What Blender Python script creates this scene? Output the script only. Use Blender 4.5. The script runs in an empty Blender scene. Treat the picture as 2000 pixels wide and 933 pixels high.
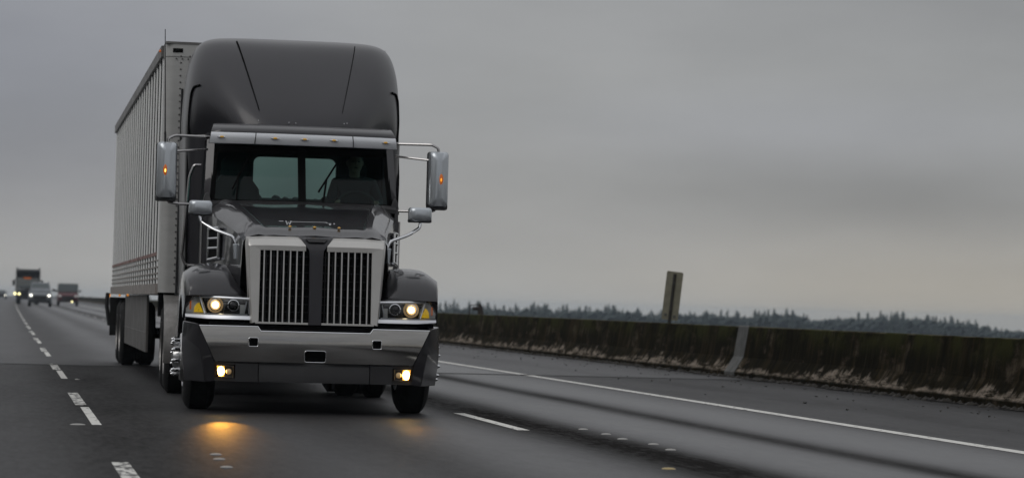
import bpy, bmesh, math, random
from mathutils import Vector, Matrix
R = math.radians
random.seed(7)
S = bpy.context.scene
COL = S.collection

# ------------------------------------------------------------------ camera
CAM_H = 1.06
yaw, pitch, roll = 0.191058, 0.026108, 0.026993
rt = Vector((1, 0, 0)); fw = Vector((0, math.cos(pitch), math.sin(pitch))); up = Vector((0, -math.sin(pitch), math.cos(pitch)))
c_r = rt * math.cos(roll) + up * math.sin(roll)
c_u = up * math.cos(roll) - rt * math.sin(roll)
Rz = Matrix.Rotation(-yaw, 3, 'Z')
c_r, c_u, c_f = Rz @ c_r, Rz @ c_u, Rz @ fw
cd = bpy.data.cameras.new('camera')
cd.sensor_width = 36.0
cd.lens = 36.0 * 5100 / 2000
cd.clip_start = 0.5
cd.clip_end = 30000
cd.dof.use_dof = True
cd.dof.focus_distance = 24.6
cd.dof.aperture_fstop = 2.9
cam = bpy.data.objects.new('camera', cd)
COL.objects.link(cam)
m = Matrix.Identity(4)
for i in range(3):
    m[i][0], m[i][1], m[i][2] = c_r[i], c_u[i], -c_f[i]
m[2][3] = CAM_H
cam.matrix_world = m
S.camera = cam

# ------------------------------------------------------------------ world, sun, exposure
W = bpy.data.worlds.new('World'); S.world = W; W.use_nodes = True
nt = W.node_tree; N = nt.nodes; L = nt.links
N.clear()
out = N.new('ShaderNodeOutputWorld'); bg = N.new('ShaderNodeBackground')
bg.inputs['Strength'].default_value = 0.1
L.new(bg.outputs[0], out.inputs[0])
sky = N.new('ShaderNodeTexSky'); sky.sky_type = 'NISHITA'; sky.sun_disc = False
SUN_EL, SUN_ROT = R(42), R(236)
sky.sun_elevation = SUN_EL; sky.sun_rotation = SUN_ROT
tc = N.new('ShaderNodeTexCoord')
nrm = N.new('ShaderNodeVectorMath'); nrm.operation = 'NORMALIZE'
L.new(tc.outputs['Generated'], nrm.inputs[0])
sep = N.new('ShaderNodeSeparateXYZ'); L.new(nrm.outputs[0], sep.inputs[0])
ramp = N.new('ShaderNodeValToRGB')            # cloud brightness by elevation (z = sine of elevation)
L.new(sep.outputs['Z'], ramp.inputs[0])
cr = ramp.color_ramp
SKY = [(0.0, (3.72, 3.68, 3.56)), (0.012, (3.72, 3.68, 3.56)), (0.03, (3.36, 3.34, 3.30)), (0.05, (3.25, 3.26, 3.27)), (0.075, (3.27, 3.30, 3.32)),
       (0.12, (3.32, 3.35, 3.40)), (0.3, (4.2, 4.25, 4.35)), (1.0, (6.6, 6.7, 6.9))]
K = 8.0
while len(cr.elements) < len(SKY): cr.elements.new(0.5)
for e, (p, c) in zip(cr.elements, SKY):
    e.position = p; e.color = (c[0] / K, c[1] / K, c[2] / K, 1)
def wnoise(scale, detail, sx, sy, sz, lo, hi, rough=0.55, off=(0, 0, 0)):
    mp = N.new('ShaderNodeMapping'); mp.inputs['Scale'].default_value = (sx, sy, sz); mp.inputs['Location'].default_value = off
    L.new(nrm.outputs[0], mp.inputs[0])
    n = N.new('ShaderNodeTexNoise'); n.inputs['Scale'].default_value = scale; n.inputs['Detail'].default_value = detail
    n.inputs['Roughness'].default_value = rough
    L.new(mp.outputs[0], n.inputs['Vector'])
    r = N.new('ShaderNodeMapRange'); r.inputs['From Min'].default_value = 0.3; r.inputs['From Max'].default_value = 0.7
    r.inputs['To Min'].default_value = lo; r.inputs['To Max'].default_value = hi
    L.new(n.outputs['Fac'], r.inputs['Value'])
    return r.outputs[0]
def blob(center, sx, sy, sz, r0, lo):
    """a darker cloud mass round one direction of the sky"""
    sb = N.new('ShaderNodeVectorMath'); sb.operation = 'SUBTRACT'; sb.inputs[1].default_value = center
    L.new(nrm.outputs[0], sb.inputs[0])
    ml = N.new('ShaderNodeVectorMath'); ml.operation = 'MULTIPLY'; ml.inputs[1].default_value = (sx, sy, sz)
    L.new(sb.outputs[0], ml.inputs[0])
    ln = N.new('ShaderNodeVectorMath'); ln.operation = 'LENGTH'; L.new(ml.outputs[0], ln.inputs[0])
    r = N.new('ShaderNodeMapRange'); r.interpolation_type = 'SMOOTHSTEP'
    r.inputs['From Min'].default_value = 0; r.inputs['From Max'].default_value = r0
    r.inputs['To Min'].default_value = lo; r.inputs['To Max'].default_value = 1
    L.new(ln.outputs['Value'], r.inputs['Value'])
    return r.outputs[0]
def mul(a, b):
    mm = N.new('ShaderNodeMath'); mm.operation = 'MULTIPLY'; L.new(a, mm.inputs[0]); L.new(b, mm.inputs[1]); return mm.outputs[0]
f1 = wnoise(6, 5, 1, 1, 3.6, 0.925, 1.075, off=(0.3, 0, 0.2))
f2 = wnoise(16, 4, 1, 1, 3, 0.985, 1.015)
f = mul(f1, f2)
f = mul(f, blob((-0.01, 1.0, 0.075), 6, 0, 14, 1.0, 0.80))       # darker cloud left of the trailer
f = mul(f, blob((0.325, 0.94, 0.046), 6, 0, 40, 1.0, 0.77))     # dark band low on the right
f = mul(f, blob((0.36, 0.93, 0.13), 7, 0, 14, 1.0, 0.84))      # and a soft one high on the right
sc = N.new('ShaderNodeVectorMath'); sc.operation = 'SCALE'
L.new(ramp.outputs[0], sc.inputs[0])
kk = N.new('ShaderNodeMath'); kk.operation = 'MULTIPLY'; kk.inputs[1].default_value = K
L.new(f, kk.inputs[0]); L.new(kk.outputs[0], sc.inputs['Scale'])
def tint(prev, center, sx, sy, sz, r0, col):
    fac = blob(center, sx, sy, sz, r0, 0.0)
    q = N.new('ShaderNodeMix'); q.data_type = 'RGBA'; q.inputs[6].default_value = (*col, 1); q.inputs[7].default_value = (1, 1, 1, 1)
    L.new(fac, q.inputs['Factor'])
    v = N.new('ShaderNodeVectorMath'); v.operation = 'MULTIPLY'; L.new(prev, v.inputs[0]); L.new(q.outputs[2], v.inputs[1])
    return v.outputs[0]
skyc = tint(sc.outputs[0], (-0.02, 1.0, 0.085), 4.5, 0, 10, 1.0, (0.955, 0.975, 1.07))     # bluish cloud on the left
skyc = tint(skyc, (0.36, 0.93, 0.004), 5, 0, 22, 1.0, (1.03, 0.975, 0.89))                  # warm light low on the right
skyc = tint(skyc, (0.30, 0.95, 0.07), 6, 0, 40, 1.0, (0.98, 0.985, 1.02))
mx = N.new('ShaderNodeMix'); mx.data_type = 'RGBA'; mx.inputs['Factor'].default_value = 0.97
L.new(sky.outputs[0], mx.inputs[6]); L.new(skyc, mx.inputs[7])
L.new(mx.outputs[2], bg.inputs['Color'])

sd = bpy.data.lights.new('sun', 'SUN'); sd.energy = 0.6; sd.angle = R(40); sd.color = (1, 0.97, 0.93)
sun = bpy.data.objects.new('sun', sd); COL.objects.link(sun)
# Nishita: the sun stands at azimuth rotation from +Y, clockwise
sdir = Vector((math.sin(SUN_ROT) * math.cos(SUN_EL), math.cos(SUN_ROT) * math.cos(SUN_EL), math.sin(SUN_EL)))
sun.rotation_euler = sdir.to_track_quat('Z', 'Y').to_euler()

S.view_settings.view_transform = 'Standard'
S.view_settings.look = 'None'
S.view_settings.exposure = 0.0
S.view_settings.gamma = 1.0
S.view_settings.use_curve_mapping = False
S.cycles.max_bounces = 8
S.cycles.transparent_max_bounces = 12
S.cycles.volume_bounces = 0
S.cycles.sample_clamp_indirect = 6.0
S.cycles.caustics_reflective = False
S.cycles.caustics_refractive = False

# ------------------------------------------------------------------ materials
MAT = {}
def mat(name, col, rough=0.5, metal=0.0, coat=0.0, emit=None, estr=0.0, spec=0.5, noise=None, bump=None, coat_rough=0.03):
    """noise=(scale, amount, (sx,sy,sz)) varies colour and gloss; bump=(scale, strength)"""
    mt = bpy.data.materials.new(name); mt.use_nodes = True
    n = mt.node_tree.nodes; l = mt.node_tree.links; b = n['Principled BSDF']
    b.inputs['Base Color'].default_value = (*col, 1)
    b.inputs['Roughness'].default_value = rough
    b.inputs['Metallic'].default_value = metal
    b.inputs['Coat Weight'].default_value = coat
    b.inputs['Coat Roughness'].default_value = coat_rough
    b.inputs['Specular IOR Level'].default_value = spec
    if emit:
        b.inputs['Emission Color'].default_value = (*emit, 1); b.inputs['Emission Strength'].default_value = estr
    if noise or bump:
        t = n.new('ShaderNodeTexCoord')
    if noise:
        s_, a_, sv = noise
        mp = n.new('ShaderNodeMapping'); mp.inputs['Scale'].default_value = sv; l.new(t.outputs['Object'], mp.inputs[0])
        x = n.new('ShaderNodeTexNoise'); x.inputs['Scale'].default_value = s_; x.inputs['Detail'].default_value = 5; x.inputs['Roughness'].default_value = 0.65
        l.new(mp.outputs[0], x.inputs['Vector'])
        r = n.new('ShaderNodeMapRange'); r.inputs['From Min'].default_value = 0.25; r.inputs['From Max'].default_value = 0.75
        r.inputs['To Min'].default_value = 1 - a_; r.inputs['To Max'].default_value = 1 + a_
        l.new(x.outputs['Fac'], r.inputs['Value'])
        v = n.new('ShaderNodeVectorMath'); v.operation = 'SCALE'; v.inputs[0].default_value = col; l.new(r.outputs[0], v.inputs['Scale'])
        l.new(v.outputs[0], b.inputs['Base Color'])
        r2 = n.new('ShaderNodeMapRange'); r2.inputs['From Min'].default_value = 0.25; r2.inputs['From Max'].default_value = 0.75
        r2.inputs['To Min'].default_value = min(1, rough * (1 + a_ * .7)); r2.inputs['To Max'].default_value = rough * (1 - a_ * .7)
        l.new(x.outputs['Fac'], r2.inputs['Value']); l.new(r2.outputs[0], b.inputs['Roughness'])
    if bump:
        x = n.new('ShaderNodeTexNoise'); x.inputs['Scale'].default_value = bump[0]; x.inputs['Detail'].default_value = 4
        l.new(t.outputs['Object'], x.inputs['Vector'])
        bp = n.new('ShaderNodeBump'); bp.inputs['Strength'].default_value = bump[1]; bp.inputs['Distance'].default_value = 0.02
        l.new(x.outputs['Fac'], bp.inputs['Height']); l.new(bp.outputs[0], b.inputs['Normal'])
    MAT[name] = mt
    return mt
mat('charcoal paint', (0.017, 0.0158, 0.0195), 0.38, 0.3, 0.9, noise=(2.2, 0.15, (1, 1, 1)), coat_rough=0.05)
mat('fairing paint', (0.0165, 0.0155, 0.0200), 0.34, 0.2, 0.42, noise=(1.3, 0.12, (1, 1, 1)), coat_rough=0.16)
mat('satin steel', (0.58, 0.57, 0.55), 0.30, 1.0, noise=(3, 0.12, (1, 1, 6)))
mat('silver paint', (0.55, 0.54, 0.52), 0.33, 0.45, 0.2, noise=(3, 0.06, (1, 1, 1)))
mat('bumper steel', (0.40, 0.39, 0.375), 0.10, 1.0, noise=(2.5, 0.14, (1, 1, 9)))
mat('chrome', (0.72, 0.73, 0.75), 0.08, 1.0, noise=(6, 0.1, (1, 1, 1)))
mat('visor steel', (0.86, 0.88, 0.92), 0.32, 0.4, 0.3)
mat('mirror shell', (0.50, 0.53, 0.56), 0.24, 0.7, noise=(5, 0.05, (1, 1, 1)))
mat('tube steel', (0.42, 0.41, 0.41), 0.22, 1.0)
mat('black plastic', (0.012, 0.012, 0.013), 0.5)
mat('dark void', (0.004, 0.004, 0.004), 0.9, spec=0.1)
mat('dark plastic', (0.016, 0.0155, 0.017), 0.5, noise=(5, 0.2, (1, 1, 1)))
mat('rubber', (0.007, 0.007, 0.007), 0.75, noise=(14, 0.3, (1, 1, 1)), spec=0.3)
mat('alloy', (0.55, 0.55, 0.55), 0.3, 1.0, noise=(8, 0.2, (1, 1, 1)))
mat('dirty alloy', (0.30, 0.29, 0.28), 0.45, 0.8, noise=(9, 0.3, (1, 1, 1)))
mat('interior', (0.010, 0.011, 0.012), 0.8)
mat('seat cloth', (0.006, 0.006, 0.007), 0.9)
mat('amber lens', (0.55, 0.30, 0.03), 0.25, coat=0.6, emit=(1.0, 0.55, 0.08), estr=0.12)
mat('lit amber', (0.8, 0.35, 0.02), 0.25, emit=(1.0, 0.36, 0.03), estr=0.9)
mat('dim amber', (0.6, 0.25, 0.03), 0.3, emit=(1.0, 0.36, 0.05), estr=0.35)
mat('hot amber', (0.9, 0.5, 0.1), 0.25, emit=(1.0, 0.5, 0.1), estr=2.4)
mat('yellow reflector', (0.75, 0.50, 0.02), 0.3, emit=(1.0, 0.62, 0.03), estr=0.28, noise=(60, 0.6, (1, 1, 1)))
mat('orange reflector', (0.50, 0.13, 0.03), 0.3, emit=(1.0, 0.22, 0.02), estr=0.16)
mat('head beam', (1, 0.9, 0.7), 0.3, emit=(1.0, 0.80, 0.48), estr=9.0)
mat('beam bowl', (0.5, 0.4, 0.25), 0.3, 0.4, emit=(1.0, 0.58, 0.2), estr=0.14)
mat('beam ring', (0.7, 0.5, 0.25), 0.3, 0.4, emit=(1.0, 0.62, 0.22), estr=.75)
mat('fog beam', (1, 0.8, 0.4), 0.3, emit=(1.0, 0.60, 0.16), estr=26)
mat('fog bowl', (0.8, 0.5, 0.15), 0.3, emit=(1.0, 0.42, 0.05), estr=1.0)
mat('far beam', (1, 1, 0.9), 0.3, emit=(1.0, 0.97, 0.86), estr=4)
mat('far yellow beam', (1, 1, 0.6), 0.3, emit=(1.0, 0.9, 0.42), estr=3.5)
mat('lamp glass white', (0.78, 0.78, 0.76), 0.35, 0.0, coat=.5)
mat('lamp black', (0.02, 0.02, 0.022), 0.2)
mat('trailer white', (0.40, 0.40, 0.39), 0.38, 0.0, 0.1, noise=(3, 0.12, (1, 1, 3)))
mat('trailer post', (0.80, 0.81, 0.80), 0.40, 0.0, noise=(1.5, 0.10, (1, 1, 0.6)))
mat('trailer rail', (0.17, 0.165, 0.16), 0.45, 0.6, noise=(5, 0.3, (1, 1, 1)))
mat('trailer dirty rail', (0.30, 0.27, 0.25), 0.5, 0.4, noise=(7, 0.4, (1, 1, 1)))
mat('red tape', (0.20, 0.10, 0.085), 0.5, noise=(1.1, 0.8, (0, 1, 0)))
mat('skirt', (0.105, 0.10, 0.095), 0.5, 0.1, noise=(3, 0.25, (1, 1, 1)))
mat('skin', (0.22, 0.13, 0.09), 0.6)
mat('dark jacket', (0.007, 0.008, 0.010), 0.9)
mat('hair', (0.02, 0.015, 0.012), 0.8)
mat('car grey', (0.16, 0.175, 0.19), 0.3, 0.5, 0.8, noise=(2, 0.1, (1, 1, 1)))
mat('maroon', (0.085, 0.012, 0.018), 0.3, 0.3, 0.8)
mat('truck dark', (0.03, 0.033, 0.036), 0.4, 0.2, 0.4)
mat('far grey', (0.16, 0.17, 0.165), 0.5)
mat('car glass', (0.05, 0.065, 0.068), 0.08, 0.0, 0.0, spec=0.9)
mat('sign back', (0.20, 0.19, 0.14), 0.5, 0.5, noise=(7, 0.25, (1, 1, 1)))
mat('sign post', (0.03, 0.028, 0.025), 0.6, 0.5)
mat('rusty iron', (0.035, 0.028, 0.026), 0.7, 0.3, noise=(9, 0.4, (1, 1, 1)))
mat('plate steel', (0.085, 0.085, 0.08), 0.6, 0.4, noise=(4, 0.3, (1, 1, 1)), bump=(30, 0.2))
mat('leaf litter', (0.02, 0.017, 0.013), 0.8)
mat('stud white', (0.30, 0.295, 0.28), 0.5)
mat('stud yellow', (0.36, 0.27, 0.11), 0.4)
mat('bark', (0.05, 0.04, 0.03), 0.9)
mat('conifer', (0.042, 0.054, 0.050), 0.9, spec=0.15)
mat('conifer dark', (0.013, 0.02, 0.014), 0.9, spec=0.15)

def glass(name, tint, ior=1.5):
    mt = bpy.data.materials.new(name); mt.use_nodes = True
    n = mt.node_tree.nodes; l = mt.node_tree.links; n.clear()
    o = n.new('ShaderNodeOutputMaterial'); t = n.new('ShaderNodeBsdfTransparent'); t.inputs[0].default_value = (*tint, 1)
    g = n.new('ShaderNodeBsdfGlossy'); g.inputs['Roughness'].default_value = 0.03
    fr = n.new('ShaderNodeFresnel'); fr.inputs[0].default_value = ior
    mxx = n.new('ShaderNodeMixShader'); l.new(fr.outputs[0], mxx.inputs[0]); l.new(t.outputs[0], mxx.inputs[1]); l.new(g.outputs[0], mxx.inputs[2])
    l.new(mxx.outputs[0], o.inputs[0]); MAT[name] = mt
glass('green glass', (0.62, 0.95, 0.92), 1.26)
glass('clear glass', (0.92, 0.93, 0.93))
glass('rear glass', (0.90, 0.96, 0.94), 1.2)

# ------------------------------------------------------------------ mesh helpers
class MB:
    def __init__(s): s.v = []; s.f = []
    def add(s, vs, fs):
        o = len(s.v); s.v += [tuple(p) for p in vs]; s.f += [tuple(i + o for i in q) for q in fs]; return s
    def box(s, x0, x1, y0, y1, z0, z1):
        return s.add([(x0, y0, z0), (x1, y0, z0), (x1, y1, z0), (x0, y1, z0), (x0, y0, z1), (x1, y0, z1), (x1, y1, z1), (x0, y1, z1)],
                     [(0, 3, 2, 1), (4, 5, 6, 7), (0, 1, 5, 4), (1, 2, 6, 5), (2, 3, 7, 6), (3, 0, 4, 7)])
    def hexa(s, bot, top):
        """eight corners: two rings of four"""
        return s.add(list(bot) + list(top), [(3, 2, 1, 0), (4, 5, 6, 7), (0, 1, 5, 4), (1, 2, 6, 5), (2, 3, 7, 6), (3, 0, 4, 7)])
    def loft(s, secs, closed=False, caps=False):
        n = len(secs[0]); vs = [p for q in secs for p in q]; fs = []
        for i in range(len(secs) - 1):
            for j in range(n if closed else n - 1):
                k = (j + 1) % n
                fs.append((i * n + j, i * n + k, (i + 1) * n + k, (i + 1) * n + j))
        if caps:
            fs.append(tuple(range(n))[::-1]); fs.append(tuple((len(secs) - 1) * n + j for j in range(n)))
        return s.add(vs, fs)
    def prism(s, poly, d):
        """polygon (3-D points) pushed along d"""
        d = Vector(d); n = len(poly)
        a = [Vector(p) for p in poly]; b = [p + d for p in a]
        return s.add(a + b, [tuple(range(n))[::-1], tuple(range(n, 2 * n))] + [(i, (i + 1) % n, n + (i + 1) % n, n + i) for i in range(n)])
    def tube(s, pts, r, seg=10, smooth=4):
        P = [Vector(p) for p in pts]
        if smooth and len(P) > 2:
            q = [P[0]]
            for i in range(1, len(P) - 1):
                a, b, c = P[i - 1], P[i], P[i + 1]
                d = min(0.35 * (a - b).length, 0.35 * (c - b).length, 0.07)
                p0 = b + (a - b).normalized() * d; p2 = b + (c - b).normalized() * d
                for t in range(smooth + 1):
                    u = t / smooth; q.append(p0 * (1 - u) ** 2 + b * 2 * u * (1 - u) + p2 * u * u)
            q.append(P[-1]); P = q
        rr = r if isinstance(r, (list, tuple)) else None
        secs = []; prev = None
        for i, p in enumerate(P):
            t = (P[min(i + 1, len(P) - 1)] - P[max(i - 1, 0)]).normalized()
            if prev is None:
                a = Vector((0, 0, 1)) if abs(t.z) < 0.9 else Vector((1, 0, 0)); u = t.cross(a).normalized()
            else:
                u = (prev - t * prev.dot(t)).normalized()
            prev = u; w = t.cross(u)
            rad = r if rr is None else rr[0] + (rr[1] - rr[0]) * i / (len(P) - 1)
            secs.append([p + (u * math.cos(2 * math.pi * k / seg) + w * math.sin(2 * math.pi * k / seg)) * rad for k in range(seg)])
        return s.loft(secs, True, True)
    def lathe(s, prof, c, axis='x', seg=32, cap=False):
        """prof = [(along, radius)]"""
        secs = []
        for a, r in prof:
            ring = []
            for k in range(seg):
                t = 2 * math.pi * k / seg; u, w = r * math.cos(t), r * math.sin(t)
                if axis == 'x': ring.append((c[0] + a, c[1] + u, c[2] + w))
                elif axis == 'y': ring.append((c[0] + u, c[1] + a, c[2] + w))
                else: ring.append((c[0] + u, c[1] + w, c[2] + a))
            secs.append(ring)
        return s.loft(secs, True, cap)
    def ball(s, c, rx, ry, rz, seg=16, rings=9):
        secs = []
        for i in range(rings + 1):
            t = math.pi * i / rings; r = max(math.sin(t), 1e-3)
            secs.append([(c[0] + rx * r * math.cos(2 * math.pi * k / seg), c[1] + ry * r * math.sin(2 * math.pi * k / seg), c[2] + rz * math.cos(t)) for k in range(seg)])
        return s.loft(secs, True, True)
    def mirror(s):
        n = len(s.v)
        s.v += [(-x, y, z) for x, y, z in s.v[:n]]; s.f += [tuple(n + i for i in q)[::-1] for q in s.f]; return s

def obj(name, mb, material, parent=None, smooth=35, bevel=0, sub=0, solid=0):
    me = bpy.data.meshes.new(name); me.from_pydata(mb.v, [], mb.f)
    bm = bmesh.new(); bm.from_mesh(me)
    bmesh.ops.remove_doubles(bm, verts=bm.verts, dist=1e-5)
    bmesh.ops.recalc_face_normals(bm, faces=bm.faces)
    bm.to_mesh(me); bm.free()
    mats = material if isinstance(material, (list, tuple)) else [material]
    for q in mats: me.materials.append(MAT[q])
    if smooth:
        me.shade_smooth()
        if not sub: me.set_sharp_from_angle(angle=R(smooth))
    o = bpy.data.objects.new(name, me); COL.objects.link(o)
    if parent: o.parent = parent
    if sub:
        q = o.modifiers.new('subsurf', 'SUBSURF'); q.levels = sub; q.render_levels = sub
    if solid:
        q = o.modifiers.new('solid', 'SOLIDIFY'); q.thickness = solid; q.offset = 0
    if bevel:
        q = o.modifiers.new('bevel', 'BEVEL'); q.width = bevel; q.segments = 2; q.limit_method = 'ANGLE'; q.angle_limit = R(40)
        q.harden_normals = False
    return o
def tag(o, label=None, cat=None, group=None, kind=None):
    if label: o['label'] = label
    if cat: o['category'] = cat
    if group: o['group'] = group
    if kind: o['kind'] = kind
    return o
def thing(name, label, cat, loc=(0, 0, 0), rz=0, group=None):
    o = bpy.data.objects.new(name, None); COL.objects.link(o); o.location = loc; o.rotation_euler = (0, 0, rz); o.empty_display_size = 0.3
    return tag(o, label, cat, group)
def copy_tree(o, parent=None):
    c = o.copy(); COL.objects.link(c)
    if parent: c.parent = parent
    for ch in list(o.children): copy_tree(ch, c)
    return c
def lerp(a, b, t): return a + (b - a) * t
def interp(tab, x):
    for (x0, *a), (x1, *b) in zip(tab, tab[1:]):
        if x <= x1:
            t = (x - x0) / (x1 - x0); return [lerp(p, q, t) for p, q in zip(a, b)]
    return list(tab[-1][1:])

# ------------------------------------------------------------------ setting: road
def bend(Y): return max(0.0, Y - 70.0) ** 2 / 120000.0          # the road bears slightly right far ahead
def sheet(name, material, x0, x1, z, ys, xs=None, kind='structure'):
    """a strip along the road, its UV in metres across and along it"""
    xs = xs or [x0, x1]
    vs, fs, uv = [], [], []
    for Y in ys:
        for x in xs:
            vs.append((x + bend(Y), Y, z)); uv.append((x, Y))
    n = len(xs)
    for i in range(len(ys) - 1):
        for j in range(n - 1): fs.append((i * n + j, i * n + j + 1, (i + 1) * n + j + 1, (i + 1) * n + j))
    me = bpy.data.meshes.new(name); me.from_pydata(vs, [], fs)
    ul = me.uv_layers.new(name='UVMap')
    for lp in me.loops: ul.data[lp.index].uv = uv[lp.vertex_index]
    me.materials.append(MAT[material])
    o = bpy.data.objects.new(name, me); COL.objects.link(o)
    return tag(o, kind=kind)
def road_material():
    mt = bpy.data.materials.new('wet asphalt'); mt.use_nodes = True; MAT['wet asphalt'] = mt
    n = mt.node_tree.nodes; l = mt.node_tree.links; b = n['Principled BSDF']
    uv = n.new('ShaderNodeUVMap'); uv.uv_map = 'UVMap'
    sp = n.new('ShaderNodeSeparateXYZ'); l.new(uv.outputs[0], sp.inputs[0])
    # wobble of the bands along the road
    mp = n.new('ShaderNodeMapping'); mp.inputs['Scale'].default_value = (0.5, 0.035, 1); l.new(uv.outputs[0], mp.inputs[0])
    nz = n.new('ShaderNodeTexNoise'); nz.inputs['Scale'].default_value = 1.0; nz.inputs['Detail'].default_value = 4; l.new(mp.outputs[0], nz.inputs['Vector'])
    wob = n.new('ShaderNodeMath'); wob.operation = 'MULTIPLY_ADD'; wob.inputs[1].default_value = 0.5; l.new(nz.outputs['Fac'], wob.inputs[0]); l.new(sp.outputs['X'], wob.inputs[2])
    mr = n.new('ShaderNodeMapRange'); mr.inputs['From Min'].default_value = -11.75; mr.inputs['From Max'].default_value = 12.75
    l.new(wob.outputs[0], mr.inputs['Value'])
    # worn, polished wheel tracks hold a film of water (value 1); the rest is damp and open textured (0)
    bands = [(-12, .3), (-7, .4), (-5, .2), (-3.2, .42), (-1.6, .33), (-.5, .38), (.3, .30), (.7, .14), (1.25, .10), (1.75, .36), (2.3, .62), (2.75, .22), (3.2, .45), (3.7, .85), (4.15, .5), (4.45, .02), (4.98, .0),
             (5.25, .75), (5.6, 1.0), (6.1, .9), (6.32, .08), (6.52, .05), (6.78, .9), (7.2, 1.0), (7.6, .85), (7.95, .55), (8.4, .30), (9.2, .36), (9.5, .22), (10.4, .34), (11.3, .25), (12.5, .2)]
    rp = n.new('ShaderNodeValToRGB'); rp.color_ramp.interpolation = 'B_SPLINE'
    e = rp.color_ramp.elements
    while len(e) < len(bands): e.new(0.5)
    for q, (x, v) in zip(e, bands):
        q.position = (x + 12) / 24.5; q.color = (v, v, v, 1)
    l.new(mr.outputs[0], rp.inputs[0])
    # blotches
    mp2 = n.new('ShaderNodeMapping'); mp2.inputs['Scale'].default_value = (0.9, 0.16, 1); l.new(uv.outputs[0], mp2.inputs[0])
    n2 = n.new('ShaderNodeTexNoise'); n2.inputs['Scale'].default_value = 1.2; n2.inputs['Detail'].default_value = 6; n2.inputs['Roughness'].default_value = 0.65; l.new(mp2.outputs[0], n2.inputs['Vector'])
    ad = n.new('ShaderNodeMath'); ad.operation = 'MULTIPLY_ADD'; ad.inputs[1].default_value = 0.28; l.new(n2.outputs['Fac'], ad.inputs[0]); l.new(rp.outputs[0], ad.inputs[2])
    mp4 = n.new('ShaderNodeMapping'); mp4.inputs['Scale'].default_value = (16, 2.6, 1); l.new(uv.outputs[0], mp4.inputs[0])
    n4 = n.new('ShaderNodeTexNoise'); n4.inputs['Scale'].default_value = 1.0; n4.inputs['Detail'].default_value = 5; n4.inputs['Roughness'].default_value = 0.75; l.new(mp4.outputs[0], n4.inputs['Vector'])
    ad2 = n.new('ShaderNodeMath'); ad2.operation = 'MULTIPLY_ADD'; ad2.inputs[1].default_value = 0.30; l.new(n4.outputs['Fac'], ad2.inputs[0]); l.new(ad.outputs[0], ad2.inputs[2])
    ad3 = n.new('ShaderNodeMath'); ad3.operation = 'SUBTRACT'; ad3.inputs[1].default_value = 0.15; l.new(ad2.outputs[0], ad3.inputs[0]); ad = ad3
    # past the expansion joint the deck is smoother and holds more water
    dk = n.new('ShaderNodeMapRange'); dk.inputs['From Min'].default_value = 40.2; dk.inputs['From Max'].default_value = 40.7; dk.inputs['To Max'].default_value = 0.24
    l.new(sp.outputs['Y'], dk.inputs['Value'])
    ad4 = n.new('ShaderNodeMath'); ad4.operation = 'ADD'; l.new(ad.outputs[0], ad4.inputs[0]); l.new(dk.outputs[0], ad4.inputs[1]); ad = ad4
    wet = n.new('ShaderNodeMath'); wet.operation = 'SUBTRACT'; wet.inputs[1].default_value = 0.17; wet.use_clamp = True; l.new(ad.outputs[0], wet.inputs[0])
    # grain
    n3 = n.new('ShaderNodeTexNoise'); n3.inputs['Scale'].default_value = 55; n3.inputs['Detail'].default_value = 3; l.new(uv.outputs[0], n3.inputs['Vector'])
    col = n.new('ShaderNodeMix'); col.data_type = 'RGBA'
    col.inputs[6].default_value = (0.012, 0.011, 0.0105, 1); col.inputs[7].default_value = (0.044, 0.043, 0.046, 1)
    l.new(wet.outputs[0], col.inputs['Factor'])
    gr = n.new('ShaderNodeMapRange'); gr.inputs['From Min'].default_value = 0.3; gr.inputs['From Max'].default_value = 0.7; gr.inputs['To Min'].default_value = 0.55; gr.inputs['To Max'].default_value = 1.5
    l.new(n3.outputs['Fac'], gr.inputs['Value'])
    scl = n.new('ShaderNodeVectorMath'); scl.operation = 'SCALE'; l.new(col.outputs[2], scl.inputs[0]); l.new(gr.outputs[0], scl.inputs['Scale'])
    l.new(scl.outputs[0], b.inputs['Base Color'])
    ro = n.new('ShaderNodeMapRange'); ro.inputs['To Min'].default_value = 0.66; ro.inputs['To Max'].default_value = 0.33; l.new(wet.outputs[0], ro.inputs['Value']); l.new(ro.outputs[0], b.inputs['Roughness'])
    so = n.new('ShaderNodeMapRange'); so.inputs['To Min'].default_value = 0.004; so.inputs['To Max'].default_value = 1.0; l.new(wet.outputs[0], so.inputs['Value']); l.new(so.outputs[0], b.inputs['Specular IOR Level'])
    bp = n.new('ShaderNodeBump'); bp.inputs['Strength'].default_value = 0.8; bp.inputs['Distance'].default_value = 0.008
    l.new(n3.outputs['Fac'], bp.inputs['Height']); l.new(bp.outputs[0], b.inputs['Normal'])
road_material()
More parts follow.
